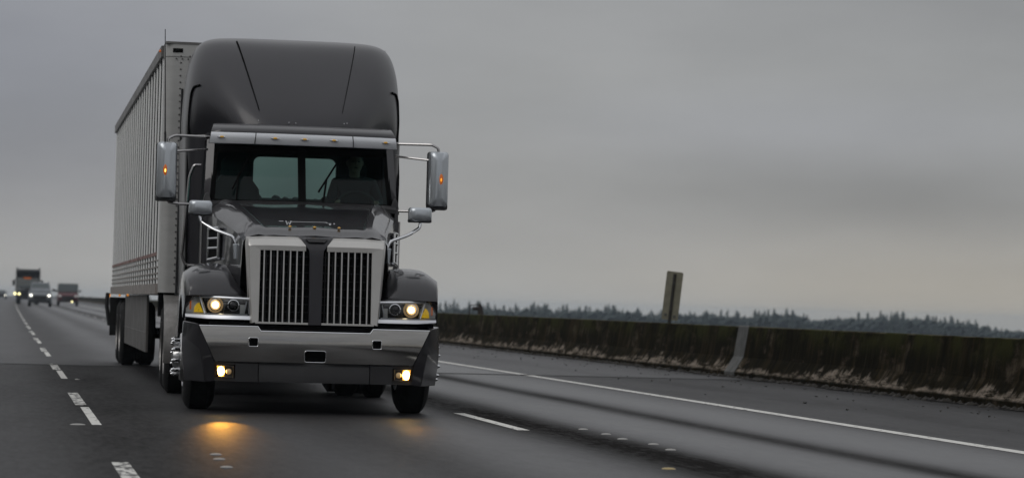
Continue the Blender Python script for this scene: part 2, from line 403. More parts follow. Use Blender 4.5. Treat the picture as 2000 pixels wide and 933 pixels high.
def paint_material(name, wear, scale, col=(0.66, 0.65, 0.61)):
    mt = bpy.data.materials.new(name); mt.use_nodes = True; MAT[name] = mt
    n = mt.node_tree.nodes; l = mt.node_tree.links; b = n['Principled BSDF']
    uv = n.new('ShaderNodeUVMap'); uv.uv_map = 'UVMap'
    mp = n.new('ShaderNodeMapping'); mp.inputs['Scale'].default_value = (1, 0.3, 1); l.new(uv.outputs[0], mp.inputs[0])
    x = n.new('ShaderNodeTexNoise'); x.inputs['Scale'].default_value = scale; x.inputs['Detail'].default_value = 5; l.new(mp.outputs[0], x.inputs['Vector'])
    r = n.new('ShaderNodeMapRange'); r.inputs['From Min'].default_value = wear; r.inputs['From Max'].default_value = wear + 0.08; l.new(x.outputs['Fac'], r.inputs['Value'])
    cm = n.new('ShaderNodeMix'); cm.data_type = 'RGBA'; cm.inputs[6].default_value = (0.06, 0.058, 0.055, 1); cm.inputs[7].default_value = (*col, 1)
    l.new(r.outputs[0], cm.inputs['Factor']); l.new(cm.outputs[2], b.inputs['Base Color'])
    b.inputs['Roughness'].default_value = 0.5; b.inputs['Specular IOR Level'].default_value = 0.3
paint_material('road paint', 0.33, 18)
paint_material('worn road paint', 0.44, 16)
mat('joint rubber', (0.012, 0.012, 0.012), 0.6)
mat('shoulder patch', (0.03, 0.03, 0.031), 0.6)

YS = [-60, -30, 0, 15, 30, 45, 60, 80] + [100 + 25 * i for i in range(24)] + [700 + 100 * i for i in range(24)]
XS = [-12, -6, 0, 4, 8, 12.5]
sheet('road', 'wet asphalt', 0, 0, 0.0, YS, XS)
sheet('edge_line', 'road paint', 8.01, 8.175, 0.004, YS)
for k in range(-1, 34):                                          # broken line left of the truck: an old dash and a new one beside it
    y0 = 28.85 + 11.95 * (k - 1)
    sheet('lane_dash', 'worn road paint', 0.70, 0.81, 0.004, [y0 - 3.2, y0])
    if k > -1: sheet('lane_dash', 'road paint', 0.735, 0.815, 0.004, [y0 - 7.1, y0 - 3.65])
for k in range(-1, 30):
    y0 = 22.15 + 12.1 * k
    sheet('lane_dash', 'road paint', 4.38, 4.49, 0.004, [y0, y0 + 3.3])
mat('gutter dirt', (0.010, 0.009, 0.008), 0.95, spec=0.05, noise=(9, 0.5, (1, 1, 1)))
_r = random.Random(8)
_ys = [-10 + .5 * k for k in range(240)]
_o = sheet('gutter_dirt', 'gutter dirt', 11.78, 12.03, 0.0045, _ys)
for _v in _o.data.vertices:
    if _v.index % 2 == 0: _v.co.x += _r.uniform(-.10, .10) + .05 * math.sin(_v.co.y * 1.7)
sheet('expansion_joint', 'joint rubber', -12, 12.2, 0.004, [40.25, 40.62], [-12, 12.2])
sheet('joint_rail', 'plate steel', -12, 12.2, 0.006, [40.17, 40.25], [-12, 12.2])

mat('land', (0.03, 0.035, 0.025), 0.9, noise=(0.02, 0.4, (1, 1, 1)))
mb = MB(); mb.add([(-3000, -3000, -19), (3000, -3000, -19), (3000, 3000, -19), (-3000, 3000, -19)], [(0, 1, 2, 3)])
tag(obj('land', mb, 'land', smooth=0), kind='structure')
# the embankment or deck that carries the road
mat('deck', (0.2, 0.19, 0.17), 0.8, noise=(1, 0.2, (1, 1, 1)))
mb = MB()
mb.loft([[(-12.3 + bend(Y), Y, -1.2), (12.9 + bend(Y), Y, -1.2), (12.9 + bend(Y), Y, -0.02), (-12.3 + bend(Y), Y, -0.02)] for Y in YS], True, True)
tag(obj('road_deck', mb, 'deck', smooth=0), kind='structure')

# ------------------------------------------------------------------ barrier
def barrier_material():
    mt = bpy.data.materials.new('stained concrete'); mt.use_nodes = True; MAT['stained concrete'] = mt
    n = mt.node_tree.nodes; l = mt.node_tree.links; b = n['Principled BSDF']
    t = n.new('ShaderNodeTexCoord'); sp = n.new('ShaderNodeSeparateXYZ'); l.new(t.outputs['Object'], sp.inputs[0])
    def noise(scale, sv, det=5, rough=0.6, off=(0, 0, 0)):
        mp = n.new('ShaderNodeMapping'); mp.inputs['Scale'].default_value = sv; mp.inputs['Location'].default_value = off; l.new(t.outputs['Object'], mp.inputs[0])
        x = n.new('ShaderNodeTexNoise'); x.inputs['Scale'].default_value = scale; x.inputs['Detail'].default_value = det; x.inputs['Roughness'].default_value = rough
        l.new(mp.outputs[0], x.inputs['Vector']); return x.outputs['Fac']
    def math_(op, a, bb=None, v=None, clamp=False):
        q = n.new('ShaderNodeMath'); q.operation = op; q.use_clamp = clamp; l.new(a, q.inputs[0])
        if bb is not None: l.new(bb, q.inputs[1])
        if v is not None: q.inputs[1].default_value = v
        return q.outputs[0]
    def rng(a, f0, f1, t0=0, t1=1):
        r = n.new('ShaderNodeMapRange'); r.interpolation_type = 'SMOOTHSTEP'; r.inputs['From Min'].default_value = f0; r.inputs['From Max'].default_value = f1
        r.inputs['To Min'].default_value = t0; r.inputs['To Max'].default_value = t1; l.new(a, r.inputs['Value']); return r.outputs[0]
    # mottled grime, streaked down the face
    g = noise(1.0, (1, 2.2, 0.7)); g2 = noise(1.0, (1, 9, 0.8), off=(0, 3, 0))
    ramp = n.new('ShaderNodeValToRGB'); e = ramp.color_ramp.elements
    e[0].position = 0.3; e[0].color = (0.003, 0.0028, 0.002, 1); e[1].position = 0.72; e[1].color = (0.042, 0.031, 0.016, 1)
    mid = e.new(0.52); mid.color = (0.011, 0.009, 0.0045, 1)
    mg = math_('ADD', math_('MULTIPLY', g, v=0.5), math_('MULTIPLY', g2, v=0.5)); l.new(mg, ramp.inputs[0])
    # weathered brown-grey patches where the grime has worn thin
    wp = rng(noise(1.0, (1, 0.9, 2.6), det=6, rough=0.7, off=(0, 4.4, 0)), 0.50, 0.68)
    wd = noise(1.0, (1, 7, 1.0), det=4, off=(0, 2.2, 0))
    c0 = n.new('ShaderNodeMix'); c0.data_type = 'RGBA'; l.new(ramp.outputs[0], c0.inputs[6]); c0.inputs[7].default_value = (0.075, 0.060, 0.042, 1)
    l.new(math_('MULTIPLY', wp, rng(wd, 0.35, 0.65)), c0.inputs['Factor'])
    # moss along the top
    moss = math_('MULTIPLY', rng(sp.outputs['Z'], 0.45, 0.84), rng(noise(1.0, (1, 1.6, 2), off=(0, 9, 0)), 0.4, 0.62))
    c1 = n.new('ShaderNodeMix'); c1.data_type = 'RGBA'; l.new(c0.outputs[2], c1.inputs[6]); c1.inputs[7].default_value = (0.030, 0.032, 0.010, 1); l.new(moss, c1.inputs['Factor'])
    # bare washed concrete low on the face, its upper edge spiked
    edge = noise(1.0, (0, 1.5, 0), det=5, rough=0.7); edge2 = noise(1.0, (0, 0.28, 0), det=2, off=(0, 5.3, 0))
    hi = math_('MULTIPLY', rng(edge, 0.3, 0.72), rng(edge2, 0.32, 0.7, 0.45, 1.9))
    hz = math_('MULTIPLY_ADD', hi, v=0.19)
    n_hz = hz.node; n_hz.inputs[2].default_value = 0.085
    top = rng(math_('SUBTRACT', hz, sp.outputs['Z']), -0.03, 0.05)
    bot = rng(math_('ADD', sp.outputs['Z'], math_('MULTIPLY', noise(1.0, (1, 4, 1), off=(0, 7, 0)), v=0.06)), 0.10, 0.145)
    patch = rng(noise(1.0, (1, 2.0, 11), det=6, rough=0.75), 0.38, 0.60)
    w = math_('MULTIPLY', math_('MULTIPLY', top, bot), patch)
    pale = n.new('ShaderNodeMix'); pale.data_type = 'RGBA'; pale.inputs[6].default_value = (0.27, 0.245, 0.205, 1); pale.inputs[7].default_value = (0.19, 0.145, 0.115, 1); l.new(g2, pale.inputs['Factor'])
    c2 = n.new('ShaderNodeMix'); c2.data_type = 'RGBA'; l.new(c1.outputs[2], c2.inputs[6]); l.new(pale.outputs[2], c2.inputs[7]); l.new(w, c2.inputs['Factor'])
    # rare pale drips from the top
    dr = math_('MULTIPLY', rng(noise(1.0, (0, 4.2, 0.25), det=3, off=(0, 1.7, 0)), 0.66, 0.74), rng(noise(1.0, (1, 1, 3)), 0.4, 0.6))
    c3 = n.new('ShaderNodeMix'); c3.data_type = 'RGBA'; l.new(c2.outputs[2], c3.inputs[6]); c3.inputs[7].default_value = (0.10, 0.085, 0.06, 1)
    l.new(math_('MULTIPLY', dr, v=0.7), c3.inputs['Factor'])
    # worn pale edge on top
    te = math_('MULTIPLY', rng(sp.outputs['Z'], 0.825, 0.838), rng(noise(1.0, (1, 3, 1), off=(2, 0, 0)), 0.42, 0.6))
    c4 = n.new('ShaderNodeMix'); c4.data_type = 'RGBA'; l.new(c3.outputs[2], c4.inputs[6]); c4.inputs[7].default_value = (0.11, 0.10, 0.07, 1); l.new(math_('MULTIPLY', te, v=0.8), c4.inputs['Factor'])
    l.new(c4.outputs[2], b.inputs['Base Color']); b.inputs['Roughness'].default_value = 0.9; b.inputs['Specular IOR Level'].default_value = 0.03
    bp = n.new('ShaderNodeBump'); bp.inputs['Strength'].default_value = 0.5; bp.inputs['Distance'].default_value = 0.03
    l.new(noise(7, (1, 1, 1)), bp.inputs['Height']); l.new(bp.outputs[0], b.inputs['Normal'])
barrier_material()
PROF = [(0.0, 0.0), (0.0, 0.075), (0.155, 0.33), (0.235, 0.83), (0.25, 0.845), (0.43, 0.845), (0.445, 0.83), (0.60, 0.0)]
def barrier(name, y0, y1, label, X=12.0, flip=1):
    ys = [y0]; y = y0
    while y < y1:
        y += 3 if y < 90 else (15 if y < 400 else 80); ys.append(min(y, y1))
    rnd = random.Random(int(y0) + 5)
    mb = MB()
    secs = []
    for q in ys:
        j = rnd.uniform(-.006, .006)
        secs.append([(flip * (X + x + bend(q) * flip + j), q, z + (rnd.uniform(-.006, .006) if z > .8 else 0)) for x, z in PROF])
    mb.loft(secs, True, True)
    return tag(obj(name, mb, 'stained concrete', smooth=20), label, 'barrier')
b1 = barrier('concrete_barrier', -40, 42.4, 'dark mossy concrete road barrier right of the pale steel joint plate')
b2 = barrier('concrete_barrier', 42.62, 2400, 'long dark concrete barrier carrying the leaning sign, left of the pale joint plate')
mb = MB()
for q0, q1, mtl in [(42.25, 42.75, 0)]:
    pr = [(-0.012, 0.03), (-0.012, 0.08), (0.145, 0.337), (0.225, 0.838), (0.245, 0.858), (0.44, 0.858)]
    pin = [(x + 0.008, z - 0.006) for x, z in pr]
    mb.loft([[(12 + x, y, z) for x, z in pr] + [(12 + x, y, z) for x, z in reversed(pin)] for y in (q0 - .1, q1)], True, True)
obj('joint_cover', mb, 'plate steel', b1, smooth=20)

# sign on the barrier, leaning
sg = thing('road_sign', 'narrow road sign seen from its dull back, leaning on the concrete barrier', 'sign', (12.32, 47.9, 0.80), 0)
sg.rotation_euler = (R(0), R(5.6), R(-24))
mb = MB(); mb.box(-0.016, 0.016, 0.0, 0.03, 0, 0.98); mb.box(-0.026, -0.016, 0.018, 0.03, 0, 0.98); mb.box(0.016, 0.026, 0.018, 0.03, 0, 0.98)
obj('post', mb, 'sign post', sg, smooth=0)
rnd = random.Random(3)
mb = MB(); cs = []
w, z0, z1, r_ = 0.158, 0.10, 1.02, 0.03
for cx_, cz_, a0 in ((w - r_, z1 - r_, 0), (-w + r_, z1 - r_, 90), (-w + r_, z0 + r_, 180), (w - r_, z0 + r_, 270)):
    for k in range(5):
        a = R(a0 + 22.5 * k); cs.append((cx_ + r_ * math.cos(a), 0.035, cz_ + r_ * math.sin(a)))
mb.prism(cs, (0, 0.004, 0)); pn = obj('panel', mb, 'sign back', sg, smooth=0)
for a_ in ((-0.11, -0.06, 0.02, 0.036, 0.17, 0.22), (0.06, 0.11, 0.02, 0.036, 0.15, 0.20), (-0.03, 0.03, -0.004, 0.036, 0.30, 0.315), (-0.03, 0.03, -0.004, 0.036, 0.80, 0.815)):
    mb = MB(); mb.box(*a_); obj('bracket', mb, 'plate steel', sg, smooth=0)

# bracket on top of the barrier
br = thing('pipe_bracket', 'small rusty iron frame with a stub pipe, standing on the far concrete barrier top', 'bracket', (12.31, 68.2, 0.845))
br.rotation_euler = (0, 0, R(-8))
mb = MB(); mb.tube([(-0.21, 0, 0), (-0.21, 0, 0.24), (0.05, 0, 0.26)], 0.016, 8, 0)
obj('frame', mb, 'rusty iron', br)
mb = MB(); mb.prism([(0.0, -0.05, 0), (0.17, -0.05, 0), (0.11, -0.05, 0.25), (0.06, -0.05, 0.30), (0.03, -0.05, 0.26)], (0, 0.1, 0)); obj('upright', mb, 'rusty iron', br, smooth=0)
mb = MB(); mb.lathe([(0, 0.02), (0, 0.05), (0.15, 0.05), (0.15, 0.03)], (-0.13, -0.0, 0.155), 'x', 12, True); obj('pipe', mb, 'rusty iron', br)
mb = MB(); mb.tube([(0, 0, 0), (0, 0, 0.2)], [0.05, 0.02], 8)
mb.box(-0.12, 0.12, -0.1, 0.1, 0, 0.05)
o = obj('marker_post', mb, 'rusty iron'); o.location = (12.31 + bend(255), 255, 0.845); tag(o, 'tiny dark marker post on the far barrier left of the trailer', 'post')

# raised road studs
def stud(x, y, label, m_='stud white', r=0.055, sx=1.0):
    mb = MB(); mb.lathe([(0, r), (0.005, r * .9), (0.009, r * .6), (0.011, 0.004)], (0, 0, 0), 'z', 14, True)
    o = obj('road_stud', mb, m_); o.location = (x + bend(y), y, 0.0); o.scale.x = sx
    return tag(o, label, 'road stud', 'raised studs on the road')
for x, y in ((5.05, 22.56), (5.07, 21.75), (5.03, 20.98), (5.11, 20.25), (5.05, 19.47)):
    stud(x, y, 'small white stud in the short row on the dark strip right of the lane dash', r=0.038, sx=1.2)
for x, y in ((1.45, 17.95), (1.43, 17.42), (1.41, 16.6)):
    stud(x, y, 'pale stud in the row in front of the truck headlight glow', r=0.035, sx=1.2)
o = stud(4.43, 17.12, 'yellowish square reflector stud nearest the camera in the right lane line', 'stud yellow', 0.045, 1.1)
stud(0.93, 33.5, 'lone pale stud beside the lane dash left of the trailer wheels', r=0.035)
stud(0.62, 21.8, 'flat pale stud at the lower end of the lane dash on the left', r=0.05, sx=1.3)
for k in range(5):
    stud(4.95 + .05 * (k % 2), 92 + 9.0 * k, 'distant pale stud in the row on the far lane line behind the trailer', r=0.12, sx=1.6)

# wind-blown litter by the barrier
mb = MB(); rnd = random.Random(11)
for k in range(240):
    y = rnd.uniform(18, 75); x = 12.0 - abs(rnd.gauss(0, 1.1)) - 0.03; s_ = rnd.uniform(0.010, 0.036); a = rnd.uniform(0, 6.28)
    if x < 8.4: continue
    h_ = rnd.uniform(0.006, 0.025)
    mb.add([(x + s_ * math.cos(a + q) * (1 if q % 2 < 1 else .6), y + s_ * math.sin(a + q) * 1.3, 0.003 + (h_ if i % 2 else 0)) for i, q in enumerate((0, 1.57, 3.14, 4.71))], [(0, 1, 2, 3)])
for k in range(900):                                              # grit heaped against the foot
    y = rnd.uniform(16, 90); x = 12.02 - abs(rnd.gauss(0, 0.13)); s_ = rnd.uniform(0.02, 0.06)
    mb.add([(x - s_, y - s_, 0.003), (x + s_, y - s_, 0.003), (x + s_, y + s_, 0.003), (x - s_, y + s_, 0.003), (x, y, 0.003 + s_ * .8)], [(0, 1, 4), (1, 2, 4), (2, 3, 4), (3, 0, 4)])
tag(obj('leaf_litter', mb, 'leaf litter', smooth=0), kind='stuff')

# ------------------------------------------------------------------ trees
def conifer(mb_c, mb_t, x, y, z, h, rad, rnd, dens=1.0):
    """crown of drooping, ragged branch sprays on a tapered stem"""
    mb_t.tube([(x, y, z), (x + rnd.uniform(-.2, .2), y, z + h * .98)], [h * 0.014, 0.05], 6, 0)
    n = int(h * 2.1 * dens)
    for i in range(n):
        t = i / n
        zz = z + h * (0.12 + 0.88 * t)
        rr = rad * ((1 - t) ** 0.58) * rnd.uniform(0.7, 1.2) + 0.12
        k = 6 if t < .85 else 4
        a0 = rnd.uniform(0, 6.28)
        for j in range(k):
            if rnd.random() < 0.13: continue
            a = a0 + 2 * math.pi * j / k + rnd.uniform(-.3, .3); r2 = rr * rnd.uniform(0.6, 1.1)
            d = Vector((math.cos(a), math.sin(a), 0)); sd_ = Vector((-d.y, d.x, 0))
            p = Vector((x, y, zz)); w_ = r2 * rnd.uniform(.26, .42); dr = r2 * rnd.uniform(.15, .5)
            tip = p + d * r2 + Vector((0, 0, -dr)); m1 = p + d * r2 * .55 + sd_ * w_ + Vector((0, 0, -dr * .55 - .15)); m2 = p + d * r2 * .55 - sd_ * w_ + Vector((0, 0, -dr * .55 - .15))
            up_ = p + Vector((0, 0, .45)); mid_ = p + d * r2 * .5 + Vector((0, 0, .25 - dr * .3))
            mb_c.add([up_, m1, tip, m2, mid_], [(0, 1, 4), (1, 2, 4), (2, 3, 4), (3, 0, 4)])
    k8 = [(x + rad * .62 * math.cos(a * .785) * rnd.uniform(.7, 1.1), y + rad * .62 * math.sin(a * .785), z + h * .10) for a in range(8)]   # dense inner foliage
    k8b = [(x + rad * .42 * math.cos(a * .785 + .4) * rnd.uniform(.7, 1.2), y + rad * .42 * math.sin(a * .785 + .4), z + h * rnd.uniform(.48, .58)) for a in range(8)]
    k8c = [(x + rad * .10 * math.cos(a * .785), y + rad * .10 * math.sin(a * .785), z + h * .9) for a in range(8)]
    mb_c.loft([k8, k8b, k8c], True)
    mb_c.add([(x - .12, y, z + h * .93), (x + .12, y, z + h * .93), (x, y + .1, z + h * .93), (x, y, z + h * 1.03)], [(0, 1, 3), (1, 2, 3), (2, 0, 3)])
def tree_spot(px, D):
    a = math.atan((px - 1000) / 5100.0) + yaw
    return D * math.sin(a), D * math.cos(a)
rnd = random.Random(21)
GZ = -19.0
mc, mtk = MB(), MB()
CREST = [(0, 18.6), (860, 19.4), (950, 20.4), (1000, 19.6), (1040, 20.6), (1100, 19.9), (1150, 20.5), (1232, 20.3), (1280, 19.7), (1350, 19.7), (1385, 20.5), (1418, 19.8), (1468, 19.6), (1516, 21.0), (1553, 21.0),
         (1592, 18.7), (1628, 19.4), (1680, 20.1), (1744, 21.0), (1790, 20.1), (1832, 20.2), (1896, 19.4), (1937, 17.5), (1985, 17.1), (2600, 17.5)]
def crest(px):
    """height of the wood's top above the ground along the skyline"""
    return interp(CREST, px)[0]
for k in range(560):
    px = 60 + 2376 * k / 560 + rnd.uniform(-3, 3); D = rnd.uniform(860, 960)
    x, y = tree_spot(px, D)
    q_ = rnd.random()
    h = (crest(px) - 20.06) * D / 900 + 20.06
    h *= rnd.uniform(0.93, 1.0) if q_ < .7 else rnd.uniform(1.0, 1.09)
    conifer(mc, mtk, x, y, GZ, h, h * (rnd.uniform(0.19, 0.31) if q_ < .75 else rnd.uniform(.14, .20)), rnd, 1.0)
for k in range(713):                                              # broad-leaved crowns closing the wood between the stems
    px = 60 + 2376 * k / 713; D = rnd.uniform(850, 880); x, y = tree_spot(px, D)
    hh = ((crest(px) - 20.06) * D / 900 + 20.06) * rnd.uniform(.89, .955)
    for q in range(16):
        a = rnd.uniform(0, 6.28); b_ = hh - 4.5 * rnd.random() ** 1.3 - .8 if q < 12 else hh * rnd.random() * .8; s_ = rnd.uniform(.7, 1.7); ox, oy = rnd.gauss(0, 1.5), rnd.gauss(0, 1.5)
        mc.add([(x + ox - s_, y + oy, GZ + b_), (x + ox + s_, y + oy + .4, GZ + b_ + .3), (x + ox, y + oy + s_ * .6, GZ + b_ + s_ * 1.1), (x + ox + .2, y + oy - s_ * .7, GZ + b_ + s_ * .8)], [(0, 1, 2), (0, 1, 3), (0, 3, 2), (1, 2, 3)])
for k in range(260):                                              # the same wood carries on round the land behind the camera
    a = R(110 + 320 * k / 260) ; D = rnd.uniform(620, 700)
    x, y = D * math.cos(a + R(160)), D * math.sin(a + R(160))
    if y > -150: continue
    h = rnd.uniform(20, 30); conifer(mc, mtk, x, y, GZ, h, h * .26, rnd, 0.45)
lc, lt = MB(), MB()
for k in range(90):  # unseen trees left of the road, added to darken reflections on the truck
    y = -90 + 2.7 * k + rnd.uniform(-1, 1); x = -rnd.uniform(27, 42)
    h = rnd.uniform(25, 32); conifer(lc, lt, x, y, GZ, h, h * rnd.uniform(.14, .19), rnd, 0.55)
tag(obj('unseen_roadside_wood', lc, 'conifer dark', smooth=0), kind='stuff'); tag(obj('unseen_roadside_trunks', lt, 'bark', smooth=0), kind='stuff')
mc_o = obj('distant_wood', mc, 'conifer', smooth=0)
tag(mc_o, kind='stuff')
tag(obj('distant_trunks', mtk, 'bark', smooth=0), kind='stuff')
for px, h, rad, lab in [(874, 21.6, 2.4, 'hazy conifer between the truck fender and the iron bracket, next to the taller spire'), (890, 22.2, 2.1, 'hazy pointed spire conifer just left of the iron bracket'),
                        (1041, 21.2, 3.4, 'broad hazy conifer standing above the wood right of the iron bracket'), (1073, 21.6, 2.0, 'slim hazy conifer spire midway between bracket and leaning sign'),
                        (1148, 21.3, 2.6, 'hazy twin-tipped conifer in the wood left of the leaning sign'), (1383, 20.9, 3.2, 'wide hazy conifer rising right of the leaning sign'),
                        (1516, 21.9, 3.4, 'tallest hazy conifer above the barrier right of the joint plate'), (1552, 21.6, 3.6, 'second broad hazy conifer right of the tallest one'),
                        (1744, 21.9, 1.7, 'thin hazy spire tree at the highest part of the right wood'), (1832, 21.0, 2.2, 'pointed hazy conifer on the sloping right end of the wood')]:
    x, y = tree_spot(px, 826)
    t = thing('conifer_tree', lab, 'tree', (x, y, GZ), 0, 'conifers standing out of the far wood')
    a_, b_ = MB(), MB(); conifer(a_, b_, 0, 0, 0, h, rad, rnd, 1.2)
    obj('crown', a_, 'conifer', t, smooth=0); obj('trunk', b_, 'bark', t, smooth=0)

# ------------------------------------------------------------------ haze
def haze():
    mt = bpy.data.materials.new('haze'); mt.use_nodes = True; MAT['haze'] = mt
    n = mt.node_tree.nodes; l = mt.node_tree.links; n.clear()
    o = n.new('ShaderNodeOutputMaterial'); p = n.new('ShaderNodeVolumePrincipled')
    p.inputs['Color'].default_value = (0.74, 0.87, 1.0, 1); p.inputs['Density'].default_value = 0.0002; p.inputs['Anisotropy'].default_value = 0.0
    l.new(p.outputs[0], o.inputs['Volume'])
    mb = MB(); mb.box(-3100, 3100, -3100, 3100, -20.5, 7.0)
    ob = obj('haze', mb, 'haze', smooth=0); tag(ob, kind='stuff')
haze()

# ------------------------------------------------------------------ the tractor (local: x across, y back from the bumper, z up)
TR_LOC, TR_ROT = (2.87, 24.4, 0.0), -0.028
truck = thing('semi_truck', 'charcoal bonneted semi truck with chrome grille and lit headlights, driving towards the camera', 'truck', TR_LOC, TR_ROT)

def both(name, fn, material, parent=truck, **kw):
    """a left and a right copy of one part"""
    r = []
    for s in (-1, 1):
        q = MB(); fn(q); q.v = [(s * x, y, z) for x, y, z in q.v]
        r.append(obj(name, q, material, parent, **kw))
    return r

# bumper -----------------------------------------------------------
def bump_y(x, z):
    return 0.05 * x * x + 0.018 * ((z - 0.66) / 0.17) ** 2 - 0.018
def bumper():
    xs = [0, .05, .098, .16, .22, .30, .38, .46, .512, .538, .58, .622, .68, .74, .80, .86, .92, 1.0]
    zs = [.485, .497, .54, .60, .633, .67, .71, .745, 1.0]
    def P(x, z, u):
        top = .775 if x <= .512 else .815
        zz = z if z <= .745 else top
        edge = .93 + (zz - .485) / .33 * .155
        xx = x if x <= .68 else .68 + (x - .68) / .32 * (edge - .68)
        return (xx, bump_y(xx, zz), zz)
    q = MB()
    for i in range(len(xs) - 1):
        for j in range(len(zs) - 1):
            if xs[i] < .098 and zs[j] >= .497 and zs[j] < .60: continue
            if xs[i] >= .538 and xs[i] < .622 and zs[j] >= .633 and zs[j] < .71: continue
            q.add([P(xs[i], zs[j], 0), P(xs[i + 1], zs[j], 0), P(xs[i + 1], zs[j + 1], 0), P(xs[i], zs[j + 1], 0)], [(0, 1, 2, 3)])
    return q.mirror()
bmp = obj('bumper', bumper(), 'bumper steel', truck, smooth=40)
def ring(q, x0, x1, z0, z1, r, dy=0.0):
    pts = []
    for cx_, cz_, a0 in ((x1 - r, z1 - r, 0), (x0 + r, z1 - r, 90), (x0 + r, z0 + r, 180), (x1 - r, z0 + r, 270)):
        for k in range(5):
            a = R(a0 + 22.5 * k); x, z = cx_ + r * math.cos(a), cz_ + r * math.sin(a)
            pts.append((x, bump_y(x, z) - 0.001 + dy, z))
    pts += pts[:2]
    q.tube(pts, 0.0035, 6, 0)
q = MB(); ring(q, -.1, .1, .495, .602, .022); obj('tow_hole_rim', q, 'chrome', bmp)
for s in (-1, 1):
    q = MB(); ring(q, s * .58 - .043, s * .58 + .043, .631, .712, .012); obj('hole_rim', q, 'chrome', bmp)
lp = [(x, bump_y(x, z) - .001, z) for x, z in ((-1.085, .815), (-.8, .815), (-.54, .815), (-.512, .775), (-.25, .775), (0, .775), (.25, .775), (.512, .775), (.54, .815), (.8, .815), (1.085, .815))]
q = MB(); q.tube(lp, .0055, 6, 0); obj('bumper_highlight', q, 'visor steel', bmp)  # pale tube imitates the highlight along the bumper's top edge
q = MB(); q.box(-.9, .9, .10, .14, .44, .80); obj('bumper_backing', q, 'dark void', bmp, smooth=0)
# lower valance
def low(q):
    for x0, x1 in ((0, .52), (.528, .74)):
        secs = []
        for k in range(7):
            x = lerp(x0, x1, k / 6); yb = 0.035 * x * x + .02
            dz = 0.045 if x0 == 0 else 0.0
            secs.append([(x, yb + (.012 if x0 == 0 else .004), .300), (x, yb + (.012 if x0 == 0 else .004), .440 + .03 * (x0 > 0)), (x, yb + .03, .478), (x, yb + .25, .478), (x, yb + .25, .300)])
        q.loft(secs, True, True)
    secs = []
    for k in range(7):
        x = lerp(.74, .935, k / 6); yb = bump_y(x, .48) + .02
        secs.append([(x, yb, .455), (x, yb, .478), (x, yb + .2, .478), (x, yb + .2, .455)])
    q.loft(secs, True, True)
    secs = []
    for k in range(7):
        x = lerp(.74, .925 , k / 6); yb = bump_y(x, .48) + .02
        secs.append([(x, yb, .300), (x, yb, .332), (x, yb + .2, .332), (x, yb + .2, .300)])
    q.loft(secs, True, True)
    q.box(.74, .95, .16, .2, .33, .46)
q = MB(); low(q); q.mirror(); obj('valance', q, 'dark plastic', truck, smooth=30)
q = MB(); q.box(-.98, .98, .03, .26, .778, .848)
q.v = [(x, y + .05 + 0.05 * x * x + (.03 if abs(x) > .9 else 0), z) for x, y, z in q.v]; obj('bumper_gap', q, 'dark void', truck, smooth=0)
# bumper ends
def bend_end(q):
    A = [(1.09, bump_y(1.085, .815) - .004, .818), (1.04, bump_y(1.04, .7) - .004, .71), (.985, bump_y(.985, .6) - .004, .59), (.937, bump_y(.93, .5) - .004, .478), (.925, .07, .296)]
    B = [(1.105, .075, .835), (1.09, .07, .71), (1.07, .068, .59), (1.05, .066, .478), (1.015, .066, .286)]
    C = [(1.215, .40, .852), (1.222, .40, .71), (1.224, .40, .59), (1.216, .40, .478), (1.195, .40, .290)]
    D = [(1.215, .62, .852), (1.222, .62, .71), (1.224, .62, .59), (1.216, .60, .478), (1.19, .55, .300)]
    E = [(1.12, .62, .85), (1.12, .62, .71), (1.12, .62, .59), (1.12, .60, .478), (1.1, .55, .30)]
    q.loft([A, B, C, D, E]); q.add([A[0], B[0], C[0], D[0], E[0]], [(0, 1, 2, 3, 4)]); q.add([A[-1], B[-1], C[-1], D[-1], E[-1]], [(4, 3, 2, 1, 0)])
both('bumper_end', bend_end, 'charcoal paint', smooth=28, bevel=0.008)
# fog lamps
for s in (-1, 1):
    q = MB(); x0, x1 = .757, .915
    pts = [(s * x, 0.035 * x * x + .018, z) for x, z in ((x0, .338), (x1 - .02, .338), (x1, .448), (x0, .440))]
    q.tube(pts + pts[:2], .007, 6, 0)
    fg = obj('fog_lamp', q, 'dark plastic', truck)
    q = MB(); q.prism([(s * .84, .055, .345), (s * .898, .06, .345), (s * .912, .06, .442), (s * .84, .055, .438)], (0, .03, 0)); obj('lens', q, 'fog bowl', fg, smooth=0)
    q = MB(); q.ball((s * .872, .054, .392), .033, .012, .044, 14, 8); obj('bulb', q, 'fog beam', fg)
    q = MB(); q.prism([(s * .765, .055, .346), (s * .832, .055, .346), (s * .832, .055, .436), (s * .765, .055, .432)], (0, .03, 0)); obj('bezel', q, 'dark plastic', fg, smooth=0)
    q = MB(); q.lathe([(0, .028), (-.01, .02), (-.014, .003)], (s * .80, .052, .39), 'y', 14, True); obj('side_bulb', q, 'beam bowl', fg)
    ld = bpy.data.lights.new('fog_glow', 'SPOT'); ld.energy = 70 if s < 0 else 9; ld.color = (1, .43, .05); ld.spot_size = R(13); ld.spot_blend = 1.0; ld.shadow_soft_size = .05
    lo = bpy.data.objects.new('fog_glow', ld); COL.objects.link(lo); lo.parent = truck; lo.location = (s * .872, .02, .392)
    lo.rotation_euler = Vector((s * .02 if s > 0 else .03, 1, .127)).to_track_quat('Z', 'Y').to_euler()

